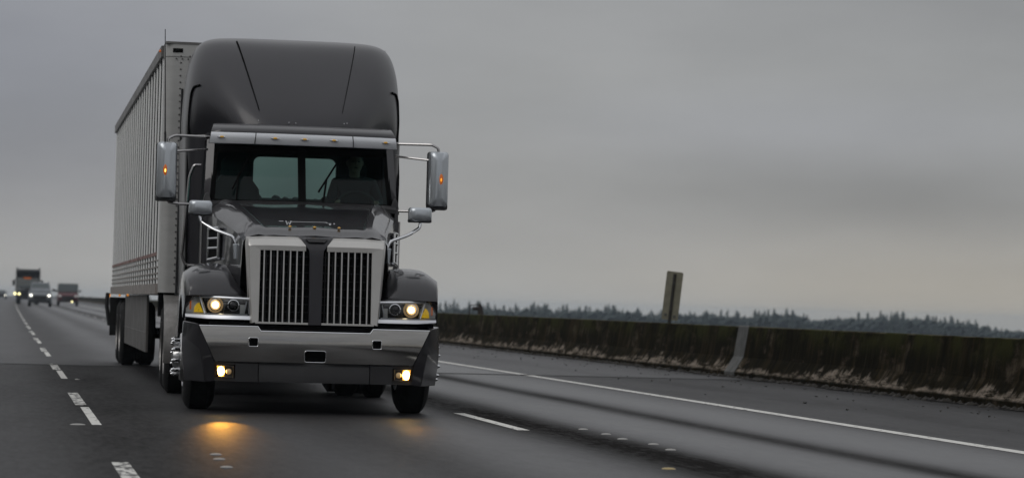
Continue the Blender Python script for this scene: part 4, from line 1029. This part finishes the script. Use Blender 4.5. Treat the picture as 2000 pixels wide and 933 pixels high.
# antenna on the left mirror
q = MB(); q.tube([(-1.395, 1.88, 2.60), (-1.40, 1.88, 2.72)], .011, 8, 0); q.tube([(-1.40, 1.88, 2.70), (-1.43, 1.9, 3.75)], [.008, .0045], 6, 0); obj('antenna', q, 'black plastic', truck)

# wheels -----------------------------------------------------------------
def wheel(name, parent, x, y, side, w, r=.505, steer=True, hub_cap=True):
    t = MB(); h_ = w / 2; z = r - .008
    t.lathe([(-h_ + .03, .28), (-h_, .33), (-h_ + .004, .42), (-h_ + .03, r - .035), (-h_ + .06, r - .006), (0, r), (h_ - .06, r - .006), (h_ - .03, r - .035), (h_ - .004, .42), (h_, .33), (h_ - .03, .28)], (x, y, z), 'x', 48)
    ty = obj('tyre', t, 'rubber', None, smooth=30)
    w_ = parent_wheel = obj(name, rim_mb(x, y, z, side, h_, steer), 'alloy' if steer else 'dirty alloy', parent, smooth=40)
    ty.parent = w_
    q = MB()
    for a in (-.07, 0, .07): q.lathe([(a - .007, r + .0005), (a - .004, r - .012), (a + .004, r - .012), (a + .007, r + .0005)], (x, y, z), 'x', 48)
    g = obj('tread_groove', q, 'dark void', w_)
    if steer:
        for k in range(10):
            a = 2 * math.pi * k / 10 + .2; cy_, cz_ = y + .168 * math.cos(a), z + .168 * math.sin(a)
            n = MB(); n.lathe([(0, .021), (side * .05, .0205), (side * .058, .026), (side * .066, .018), (side * .085, .010), (side * .088, .002)], (x + side * (h_ + .035), cy_, cz_), 'x', 10, True)
            obj('lug_nut', n, 'chrome', w_)
    return w_
def rim_mb(x, y, z, side, h_, steer):
    q = MB(); s = side
    if steer:
        prof = [(s * (h_ - .04), .30), (s * (h_ + .004), .285), (s * (h_ - .03), .265), (s * (h_ + .0), .245), (s * (h_ + .035), .22), (s * (h_ + .04), .13), (s * (h_ + .05), .105), (s * (h_ + .10), .09), (s * (h_ + .11), .06), (s * (h_ + .112), .003), (-s * h_ * .5, .003), (-s * h_, .28)]
    else:
        prof = [(s * (h_ - .03), .30), (s * (h_ - .002), .288), (s * (h_ - .03), .27), (s * (h_ - .10), .25), (s * (h_ - .09), .13), (s * (h_ - .02), .11), (s * (h_ - .01), .003), (-s * h_ * .5, .003), (-s * h_, .28)]
    q.lathe(prof, (x, y, z), 'x', 40)
    return q
for s in (-1, 1):
    wheel('front_wheel', truck, s * 1.035, WY, s, .30)
    for ya in (5.1, 6.35):
        wheel('drive_wheel', truck, s * 1.12, ya, s, .26, steer=False); 
        q = MB(); q.lathe([(-.12, .3), (-.13, .42), (-.08, .49), (.08, .49), (.13, .42), (.12, .3)], (s * .80, ya, .497), 'x', 36); obj('inner_tyre', q, 'rubber', truck)
# quarter fender over the first drive wheel
for s in (-1, 1):
    pts = []
    for k in range(9):
        a = R(-15 + 105 * k / 8); pts.append((5.1 - .60 * math.cos(a), .50 + .60 * math.sin(a)))
    pi_ = [(5.1 - .575 * math.cos(R(-15 + 105 * k / 8)), .50 + .575 * math.sin(R(-15 + 105 * k / 8))) for k in range(9)]
    q = MB(); q.loft([[(s * x, y, z) for y, z in pts] + [(s * x, y, z) for y, z in reversed(pi_)] for x in (.66, 1.27)], True, True); obj('quarter_fender', q, 'dirty alloy', truck, smooth=40)
# chassis, axle and engine under the hood
q = MB(); q.box(-.46, -.36, .35, 7.2, .62, .88); q.box(.36, .46, .35, 7.2, .62, .88)
q.box(-.55, .55, .30, 2.0, .62, 1.55); q.box(-.5, .5, .5, 1.8, .50, .70)
q.tube([(-.95, WY, .48), (.95, WY, .48)], .06, 10, 0); q.tube([(-1, 5.1, .5), (1, 5.1, .5)], .10, 10, 0); q.tube([(-1, 6.35, .5), (1, 6.35, .5)], .10, 10, 0)
q.box(-.5, .5, 5.0, 6.5, .88, 1.06)
q.box(-.95, .95, 2.0, 3.08, .95, 1.2); q.box(-.62, .62, 1.75, 3.3, .30, .95); q.box(-.8, .8, .28, .5, .33, .6)  # lower boxes added to block light under the cab
obj('chassis', q, 'dark void', truck, smooth=0)
# seats and steering wheel inside
for s in (-1, 1):
    q = MB(); X = s * (.63 if s < 0 else .60)
    q.loft([rrect(X, 1.72, .25, .10, .05, 2.42), rrect(X, 1.72, .27, .10, .05, 2.6), rrect(X, 1.72, .27, .10, .05, 2.9)], True, True)
    q.loft([[(X + a * w2, y + (.10 if b_ else 0), z) for a, b_ in ((-1, 0), (1, 0), (1, 1), (-1, 1))] for w2, y, z in ((.26, 2.80, 1.72), (.27, 2.84, 2.0), (.25, 2.88, 2.22), (.17, 2.90, 2.33), (.15, 2.91, 2.36), (.145, 2.92, 2.50), (.11, 2.93, 2.55))], True, True)
    obj('seat', q, 'seat cloth', cab, smooth=40, bevel=.02)
q = MB(); pts = []
for k in range(25):
    a = 2 * math.pi * k / 24; pts.append((.60 + .22 * math.cos(a), 2.40 + .10 * math.sin(a) , 2.02 + .19 * math.sin(a)))
q.tube(pts, .014, 8, 0); q.tube([(.38, 2.40, 2.02), (.82, 2.40, 2.02)], .016, 6, 0); q.tube([(.6, 2.40, 2.02), (.6, 2.28, 1.95)], .025, 8, 0); obj('steering_wheel', q, 'interior', cab)

# driver -----------------------------------------------------------------
def skin_body(name, verts, edges, radii, material, parent=None, root=0, sub=2):
    me = bpy.data.meshes.new(name); me.from_pydata([tuple(v) for v in verts], edges, []); me.materials.append(MAT[material])
    o = bpy.data.objects.new(name, me); COL.objects.link(o)
    bm = bmesh.new(); bm.from_mesh(me); ly = bm.verts.layers.skin.verify()
    bm.verts.ensure_lookup_table()
    for v, r_ in zip(bm.verts, radii):
        v[ly].radius = r_ if isinstance(r_, tuple) else (r_, r_); v[ly].use_root = v.index == root
    bm.to_mesh(me); bm.free()
    o.modifiers.new('skin', 'SKIN').use_smooth_shade = True
    q = o.modifiers.new('sub', 'SUBSURF'); q.levels = sub; q.render_levels = sub
    if parent: o.parent = parent
    return o
def at_truck(x, y, z):
    c, s_ = math.cos(TR_ROT), math.sin(TR_ROT); return (TR_LOC[0] + c * x - s_ * y, TR_LOC[1] + s_ * x + c * y, z)
drv = thing('person', 'driver in dark jacket sitting behind the truck windshield, hands on the steering wheel', 'person', at_truck(.60, 2.72, 1.83), TR_ROT)
V = [(0, 0, .09), (0, .02, .30), (0, .02, .46), (0, .0, .565), (-.19, .02, .47), (.19, .02, .47), (-.26, -.10, .27), (.26, -.10, .27), (-.20, -.29, .245), (.20, -.29, .245),
     (-.10, -.05, .07), (.10, -.05, .07), (-.13, -.42, .10), (.13, -.42, .10), (-.13, -.46, -.30), (.13, -.46, -.30), (-.13, -.58, -.36), (.13, -.58, -.36)]
Ed = [(0, 1), (1, 2), (2, 3), (2, 4), (2, 5), (4, 6), (5, 7), (6, 8), (7, 9), (0, 10), (0, 11), (10, 12), (11, 13), (12, 14), (13, 15), (14, 16), (15, 17)]
Rd = [(.17, .13), (.165, .12), (.15, .10), .06, .075, .075, .05, .05, .036, .036, .10, .10, .075, .075, .05, .05, .045, .045]
skin_body('body', V, Ed, Rd, 'dark jacket', drv)
q = MB(); q.ball((0, -.03, .69), .078, .098, .118, 20, 14)
q.ball((0, -.128, .68), .016, .022, .024, 8, 6); q.ball((-.079, -.02, .69), .012, .02, .032, 8, 6); q.ball((.079, -.02, .69), .012, .02, .032, 8, 6)
q.ball((0, -.10, .605), .04, .035, .03, 10, 6); q.tube([(0, 0, .54), (0, -.01, .62)], .055, 12, 0)
hdm = obj('head', q, 'skin', drv)
q = MB(); q.ball((-.03, -.117, .70), .012, .01, .008, 8, 6); q.ball((.03, -.117, .70), .012, .01, .008, 8, 6); q.ball((0, -.125, .638), .022, .008, .005, 8, 5); obj('eyes_and_mouth', q, 'hair', hdm)
q = MB(); q.ball((0, -.005, .735), .086, .10, .088, 18, 10); obj('hair', q, 'hair', drv)
for s in (-1, 1):
    hv = [(s * .20, -.29, .245), (s * .205, -.335, .245), (s * .21, -.36, .245)]; he = [(0, 1), (1, 2)]; hr = [(.028, .022), (.035, .02), (.034, .016)]
    for k in range(4):                                           # four fingers closing round the rim
        zf = .275 - k * .020; base = len(hv); ln = (.9, 1.0, .95, .78)[k]
        hv += [(s * .212, -.365, zf), (s * .212, -.365 - .032 * ln, zf), (s * .195, -.365 - .045 * ln, zf), (s * .178, -.352 - .02 * ln, zf)]
        he += [(2, base), (base, base + 1), (base + 1, base + 2), (base + 2, base + 3)]; hr += [.010, .009, .0085, .008]
    base = len(hv); hv += [(s * .19, -.325, .272), (s * .178, -.345, .285)]; he += [(1, base), (base, base + 1)]; hr += [.012, .009]
    skin_body('hand', hv, he, hr, 'skin', drv, sub=1)

# ------------------------------------------------------------------ the trailer (local: x across, y back from its nose, z up)
trl = thing('box_trailer', 'long pale ribbed box trailer coupled behind the charcoal truck', 'trailer', (2.925, 29.45, 0), -0.0045)
TW, TL, ZB, ZT = 1.235, 14.7, 1.12, 3.93
mt = bpy.data.materials.new('panel reflections'); mt.use_nodes = True; MAT['panel reflections'] = mt
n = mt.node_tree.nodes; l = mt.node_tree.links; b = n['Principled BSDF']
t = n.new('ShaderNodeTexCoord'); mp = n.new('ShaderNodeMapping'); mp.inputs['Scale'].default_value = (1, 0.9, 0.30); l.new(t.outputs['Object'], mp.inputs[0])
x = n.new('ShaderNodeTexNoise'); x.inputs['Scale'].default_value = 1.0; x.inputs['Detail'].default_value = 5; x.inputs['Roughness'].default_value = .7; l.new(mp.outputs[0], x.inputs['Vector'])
rp = n.new('ShaderNodeValToRGB'); rp.color_ramp.elements[0].position = .45; rp.color_ramp.elements[0].color = (.010, .013, .015, 1); rp.color_ramp.elements[1].position = .72; rp.color_ramp.elements[1].color = (.10, .105, .105, 1)  # dark and light reflection streaks painted into the panel colour
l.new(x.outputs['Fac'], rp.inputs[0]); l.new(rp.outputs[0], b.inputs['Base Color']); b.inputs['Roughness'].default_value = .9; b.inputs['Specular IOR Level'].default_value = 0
# box: front, roof, floor, back (sides are their own parts)
q = MB(); rr = .10
plan = []
for k in range(7):
    a = R(90 * k / 6); plan.append((TW - rr + rr * math.sin(a), rr - rr * math.cos(a)))
pl2 = [(TW, .55), (TW, .552)]
half = plan + [(TW, .40)]
full = [(-x, y) for x, y in reversed(half)] + half
q.loft([[(x, y, z) for x, y in full] for z in (ZB, ZT - .16)])
box_ = obj('front_wall', q, 'trailer white', trl, smooth=50)
mat('brightening white', (0.80, 0.80, 0.78), 0.45)
q = MB(); q.box(-.95, .95, -.006, 0, ZB + .05, ZT - .22); obj('brightening_panel', q, 'brightening white', box_, smooth=0)  # white panel added to brighten the view through the rear window
q = MB(); q.loft([[(x * 1.004, y - .006, z) for x, y in full] for z in (ZT - .16, ZT - .02)]); obj('front_cap', q, 'trailer white', box_, smooth=50)
q = MB()
for x0 in (-1.07, -.97, .97, 1.07):
    for k in range(36): q.ball((x0, -.004, ZB + .1 + k * .073), .011, .008, .011, 6, 4)
for k in range(34): q.ball((-1.12 + k * .066, -.010, ZT - .185), .010, .008, .010, 6, 4)
obj('rivets', q, 'trailer rail', box_)
q = MB(); q.box(-1.16, -1.05, -.012, 0, ZT - .115, ZT - .07); q.box(1.05, 1.16, -.012, 0, ZT - .115, ZT - .07); obj('cap_vent', q, 'dark void', box_, smooth=0)
q = MB(); q.box(-TW - .005, TW + .005, -.012, TL, ZT - .02, ZT + .005); obj('roof', q, 'trailer rail', trl, smooth=0)
q = MB(); q.box(-TW + .02, TW - .02, .2, TL - .05, ZB - .02, ZB + .1); q.box(-TW, TW, TL - .05, TL, ZB, ZT - .02); q.box(-.55, .55, .6, 1.6, ZB - .06, ZB - .02)
obj('floor', q, 'dark void', trl, smooth=0)
for s in (-1, 1):
    def bx(q, x0, x1, *a):
        q.box(min(s * x0, s * x1), max(s * x0, s * x1), *a)
    q = MB(); bx(q, TW - .03, TW - .004, .40, TL, ZB, ZT - .02); sw = obj('side_wall', q, 'panel reflections', trl, smooth=0)
    q = MB(); rnd = random.Random(4)
    for k in range(24):
        y = .42 + k * .64
        if y > TL - .05: break
        q.prism([(s * (TW - .006), y, ZB + .05), (s * (TW + .008), y + .006, ZB + .05), (s * (TW + .0135), y + .022, ZB + .05), (s * (TW + .0135), y + .05, ZB + .05), (s * (TW - .006), y + .055, ZB + .05)], (0, 0, ZT - ZB - .18))
    obj('posts', q, 'trailer post', sw, smooth=0)
    q = MB(); bx(q, TW - .006, TW + .038, .36, TL, ZT - .14, ZT - .012); obj('top_rail', q, 'trailer rail', sw, smooth=0, bevel=.004)
    q = MB()
    for z0, z1, d in ((ZB - .02, ZB + .10, .03), (ZB + .15, ZB + .165, .014), (ZB + .21, ZB + .225, .014), (ZB + .28, ZB + .295, .014), (ZB + .36, ZB + .37, .014)):
        bx(q, TW - .006, TW + d, .36, TL, z0, z1)
    obj('bottom_rail', q, 'trailer dirty rail', sw, smooth=0)
    q = MB()
    bx(q, TW - .004, TW + .0145, .45, TL - .02, ZB + .42, ZB + .46)
    obj('reflective_tape', q, 'red tape', sw, smooth=0)
    # side skirt of two panels, wheels, flap
    q = MB(); bx(q, TW - .10, TW - .07, 4.2, 7.6, .36, ZB - .03); bx(q, TW - .10, TW - .07, 7.62, 10.9, .36, ZB - .03); bx(q, TW - .105, TW - .066, 4.2, 10.9, .60, .615)
    obj('side_skirt', q, 'skirt', trl, smooth=0, bevel=.005)
    for y in (11.75, 13.0):
        wheel('trailer_wheel', trl, s * 1.08, y, s, .26, steer=False)
        q = MB(); q.lathe([(-.12, .3), (-.13, .42), (-.08, .49), (.08, .49), (.13, .42), (.12, .3)], (s * .80, y, .497), 'x', 32); obj('inner_tyre', q, 'rubber', trl)
    q = MB(); q.add([(s * 1.28, 14.3, 1.05), (s * .70, 14.3, 1.05), (s * .70, 14.22, .42), (s * 1.28, 14.22, .42)], [(0, 1, 2, 3)]); obj('mud_flap', q, 'rubber', trl, smooth=0, solid=.012)
    q = MB(); q.tube([(s * 1.31, 14.5, ZB), (s * 1.33, 14.5, .95), (s * 1.27, 14.5, .58)], .035, 8, 3); obj('rear_guard', q, 'black plastic', trl)
    for y, z, r_, mm in ((14.62, ZB - .04, .03, 'lit amber'), (7.3, ZB - .035, .018, 'dim amber'), (.42, ZT - .07, .016, 'orange reflector'), (10.2, ZB - .04, .018, 'dim amber')):
        q = MB(); q.ball((s * (TW + .045), y, z), .018, r_, r_, 10, 7); obj('marker_lamp', q, mm, trl)
q = MB(); q.tube([(-1.0, 11.75, .5), (1.0, 11.75, .5)], .08, 8, 0); q.tube([(-1.0, 13.0, .5), (1.0, 13.0, .5)], .08, 8, 0); q.box(-.5, .5, 10.6, 14.2, .75, ZB - .02)
q.box(-.75, -.63, 2.6, 2.75, .35, ZB); q.box(.63, .75, 2.6, 2.75, .35, ZB)
obj('bogie', q, 'dark void', trl, smooth=0)

# ------------------------------------------------------------------ traffic far behind (local: y=0 at the nose, going back)
def small_wheel(parent, x, y, r, w):
    q = MB(); q.lathe([(-w / 2, r * .62), (-w / 2, r * .9), (-w / 2 + .03, r), (w / 2 - .03, r), (w / 2, r * .9), (w / 2, r * .62)], (x, y, r), 'x', 24); ty = obj('tyre', q, 'rubber', None)
    q = MB(); s = 1 if x > 0 else -1
    q.lathe([(s * (w / 2 - .01), r * .64), (s * (w / 2 - .05), r * .5), (s * (w / 2 - .03), .08), (s * (w / 2 - .03), .003), (-s * w / 2, .003), (-s * w / 2, r * .64)], (x, y, r), 'x', 20)
    wl = obj('wheel', q, 'dirty alloy', parent); ty.parent = wl
def hsec(y, pts):
    return [(x, y, z) for x, z in pts] + [(-x, y, z) for x, z in reversed(pts)]
def car(name, label, cat, loc, rz, paint, lens, hood_z=1.12, roof_z=1.95, wd=.98, ln=5.0, grille_mat='black plastic', lamp_z=.98, rails=True, group='traffic following behind the trailer', cab_x=1.0):
    c = thing(name, label, cat, loc, rz, group)
    q = MB()
    q.loft([hsec(y, [(w * .9, zb), (w, zb + .12), (w * 1.0, lerp(zb, zt, .6)), (w * .985, zt - .08), (w * .90, zt)]) for y, w, zb, zt in
            ((0, wd * .90, .42, hood_z - .18), (.05, wd * .94, .36, hood_z - .10), (.22, wd, .34, hood_z - .02), (.8, wd, .34, hood_z), (1.45, wd, .34, hood_z + .06), (ln - .25, wd, .36, hood_z + .06), (ln, wd * .92, .48, hood_z - .02))], True, True)
    obj('body', q, paint, c, smooth=40, bevel=.02)
    q = MB(); zr = roof_z
    q.loft([hsec(y, [(w, hood_z + .03), (w * .99, hood_z + .08), (lerp(w, w2, .9), lerp(hood_z, z, .86)), (w2, z)]) for y, w, w2, z in ((1.32, wd * .90, wd * .86, hood_z + .10), (2.0, wd * .91, wd * .76, zr - .04), (2.5, wd * .91, wd * .76, zr), (ln - .7, wd * .91, wd * .76, zr - .02), (ln - .15, wd * .9, wd * .8, hood_z + .14))], True, True)
    obj('cabin', q, paint, c, smooth=40)
    q = MB(); yf = lambda t: lerp(1.40, 1.98, t); zf = lambda t: lerp(hood_z + .12, zr - .07, t); wf = lambda t: lerp(wd * .84, wd * .70, t)
    q.loft([[(-wf(t), yf(t) - .035, zf(t)), (wf(t), yf(t) - .035, zf(t))] for t in (0, .5, 1)]); obj('windscreen', q, 'car glass', c, smooth=0, solid=.01)
    for s in (-1, 1):
        q = MB(); q.add([(s * (wd * .905 + .004), 1.75, hood_z + .12), (s * (wd * .905 + .004), ln - .6, hood_z + .12), (s * (wd * .80 + .012), ln - .85, zr - .14), (s * (wd * .80 + .012), 2.15, zr - .14)], [(0, 1, 2, 3)]); obj('side_glass', q, 'car glass', c, smooth=0, solid=.01)
        q = MB(); q.loft([rrect(s * wd * .76, lamp_z, .16, .085, .04, -.015), rrect(s * wd * .77, lamp_z, .17, .095, .04, .10)], True, True); hl = obj('headlight', q, 'lamp glass white', c)
        q = MB(); q.lathe([(0, .085), (-.03, .075), (-.045, .004)], (s * wd * .76, -.02, lamp_z), 'y', 18, True); obj('beam', q, lens, hl)
        q = MB(); q.loft([rrect(s * (wd + .14), hood_z + .22, .11, .09, .04, 1.55), rrect(s * (wd + .14), hood_z + .22, .12, .10, .04, 1.72)], True, True); q.tube([(s * wd * .93, 1.7, hood_z + .14), (s * (wd + .08), 1.65, hood_z + .2)], .025, 6, 0); obj('wing_mirror', q, 'black plastic', c)
        for y in (.95, ln - .95): small_wheel(c, s * (wd - .13), y, .385, .26)
        if rails:
            q = MB(); q.tube([(s * wd * .70, 2.1, zr), (s * wd * .70, 2.2, zr + .09), (s * wd * .70, ln - 1.0, zr + .09), (s * wd * .70, ln - .9, zr)], .03, 6, 2); obj('roof_rail', q, 'black plastic', c)
    q = MB(); q.loft([rrect(0, .80, wd * .55, .17, .05, -.03), rrect(0, .80, wd * .57, .19, .05, .06)], True, True); obj('grille', q, grille_mat, c)
    q = MB(); q.loft([rrect(0, .50, wd * .86, .07, .04, -.05), rrect(0, .50, wd * .93, .10, .05, .08)], True, True); obj('bumper', q, 'black plastic', c)
    return c
suv = car('sport_utility_car', 'grey pickup-sized car with two round white headlights on, following the truck', 'car', (3.0, 232, 0), -.01, 'car grey', 'far beam', hood_z=1.25, roof_z=2.12, wd=1.02)
# dark red van in the next lane
van = car('passenger_van', 'dark red boxy van with a wide grey windscreen in the right lane far back', 'van', (6.25, 268, 0), -.012, 'maroon', 'lamp glass white', hood_z=1.28, roof_z=1.62, wd=1.06, rails=False)
q = MB(); q.loft([hsec(y, [(w, 1.30), (w + .01, 1.5), (w - .01, z - .1), (w - .06, z)]) for y, w, z in ((1.50, 1.0, 2.22), (1.56, 1.02, 2.27), (5.2, 1.02, 2.27), (5.25, 1.0, 2.22))], True, True); obj('high_body', q, 'far grey', van, smooth=30)
q = MB(); q.add([(-.94, 1.33, 1.42), (.94, 1.33, 1.42), (.92, 1.485, 2.14), (-.92, 1.485, 2.14)], [(0, 1, 2, 3)]); obj('front_glass', q, 'car glass', van, smooth=0, solid=.012)
q = MB(); q.lathe([(0, .07), (-.03, .06), (-.04, .004)], (.42, -.06, .42), 'y', 14, True); obj('fog_lamp', q, 'far yellow beam', van)
# dark tipper truck
tp = thing('tipper_truck', 'dark tipper truck with upright exhaust and yellow headlights behind the grey car', 'truck', (2.35, 284, 0), -.01, 'traffic following behind the trailer')
q = MB(); q.loft([hsec(y, [(w * .95, .55), (w, .7), (w, zt - .1), (w * .9, zt)]) for y, w, zt in ((0, .85, 1.5), (.15, .95, 1.66), (1.4, 1.08, 1.8), (1.5, 1.1, 1.82))], True, True); obj('hood', q, 'truck dark', tp, smooth=40)
q = MB(); q.loft([hsec(y, [(w, .8), (w, 1.9), (w * .96, z - .15), (w * .9, z)]) for y, w, z in ((1.45, 1.12, 2.55), (1.8, 1.14, 2.85), (3.0, 1.14, 2.88))], True, True); obj('cab', q, 'far grey', tp, smooth=40)
q = MB(); q.add([(-.98, 1.42, 1.85), (.98, 1.42, 1.85), (.95, 1.6, 2.6), (-.95, 1.6, 2.6)], [(0, 1, 2, 3)]); obj('windscreen', q, 'car glass', tp, smooth=0, solid=.012)
q = MB(); q.hexa([(-1.22, 1.6, 3.05), (1.22, 1.6, 3.05), (1.22, 3.2, 3.05), (-1.22, 3.2, 3.05)], [(-1.24, 1.2, 3.55), (1.24, 1.2, 3.55), (1.24, 3.2, 3.62), (-1.24, 3.2, 3.62)]); q.box(-1.26, -1.1, 3.0, 8.0, 1.2, 3.9); q.box(1.1, 1.26, 3.0, 8.0, 1.2, 3.9); q.box(-1.25, 1.25, 3.0, 3.1, 1.2, 3.75); q.box(-1.2, 1.2, 3.0, 8, 1.1, 1.3)
obj('tipper_body', q, 'truck dark', tp, smooth=0)
q = MB(); q.box(-.45, .35, 1.52, 1.56, 2.72, 2.86); obj('roof_sign', q, 'orange reflector', tp, smooth=0)  # reddish sign above the windscreen, given a faint glow
for s in (-1, 1):
    q = MB(); q.tube([(s * 1.25, 3.0 - .2, .9), (s * 1.25, 2.8, 3.7)], .08, 10, 0); obj('exhaust_stack', q, 'alloy', tp)
    q = MB(); q.box(s * 1.5 - .13, s * 1.5 + .13, 1.5, 1.65, 1.95, 2.55); q.tube([(s * 1.1, 1.7, 2.6), (s * 1.5, 1.6, 2.6)], .03, 6, 0); obj('mirror', q, 'black plastic', tp, smooth=0)
    q = MB(); q.loft([rrect(s * .88, 1.06, .16, .12, .05, -.02), rrect(s * .88, 1.06, .18, .14, .05, .2)], True, True); hl = obj('headlight', q, 'black plastic', tp)
    q = MB(); q.lathe([(0, .11), (-.03, .10), (-.045, .004)], (s * .88, -.03, 1.08), 'y', 18, True); obj('beam', q, 'far yellow beam', hl)
    q = MB(); q.loft([rrect(s * 1.0, .95, .24, .18, .1, .2), rrect(s * 1.0, 1.0, .26, .25, .1, .8), rrect(s * 1.0, .95, .26, .2, .1, 1.4)], True, True); obj('fender', q, 'truck dark', tp)
    small_wheel(tp, s * 1.0, .85, .5, .3); small_wheel(tp, s * .98, 5.6, .5, .5); small_wheel(tp, s * .98, 6.9, .5, .5)
q = MB(); q.lathe([(0, .08), (-.03, .07), (-.045, .004)], (-1.32, .3, 1.10), 'y', 16, True); q.box(-1.40, -1.24, .3, .5, 1.0, 1.2); obj('side_lamp', q, 'far yellow beam', tp)
q = MB(); q.loft([rrect(0, 1.15, .5, .32, .05, -.02), rrect(0, 1.15, .52, .34, .05, .1)], True, True); obj('grille', q, 'black plastic', tp)
q = MB(); q.box(-1.18, 1.18, -.15, .05, .5, .8); obj('bumper', q, 'black plastic', tp, smooth=0, bevel=.03)
# farthest car, mostly outside the frame
far = car('dark_car', 'farthest dark car at the left edge showing a single white headlight', 'car', (-.75, 520, 0), -.015, 'truck dark', 'far beam', hood_z=1.1, roof_z=1.75, wd=1.0, rails=False, lamp_z=.72)
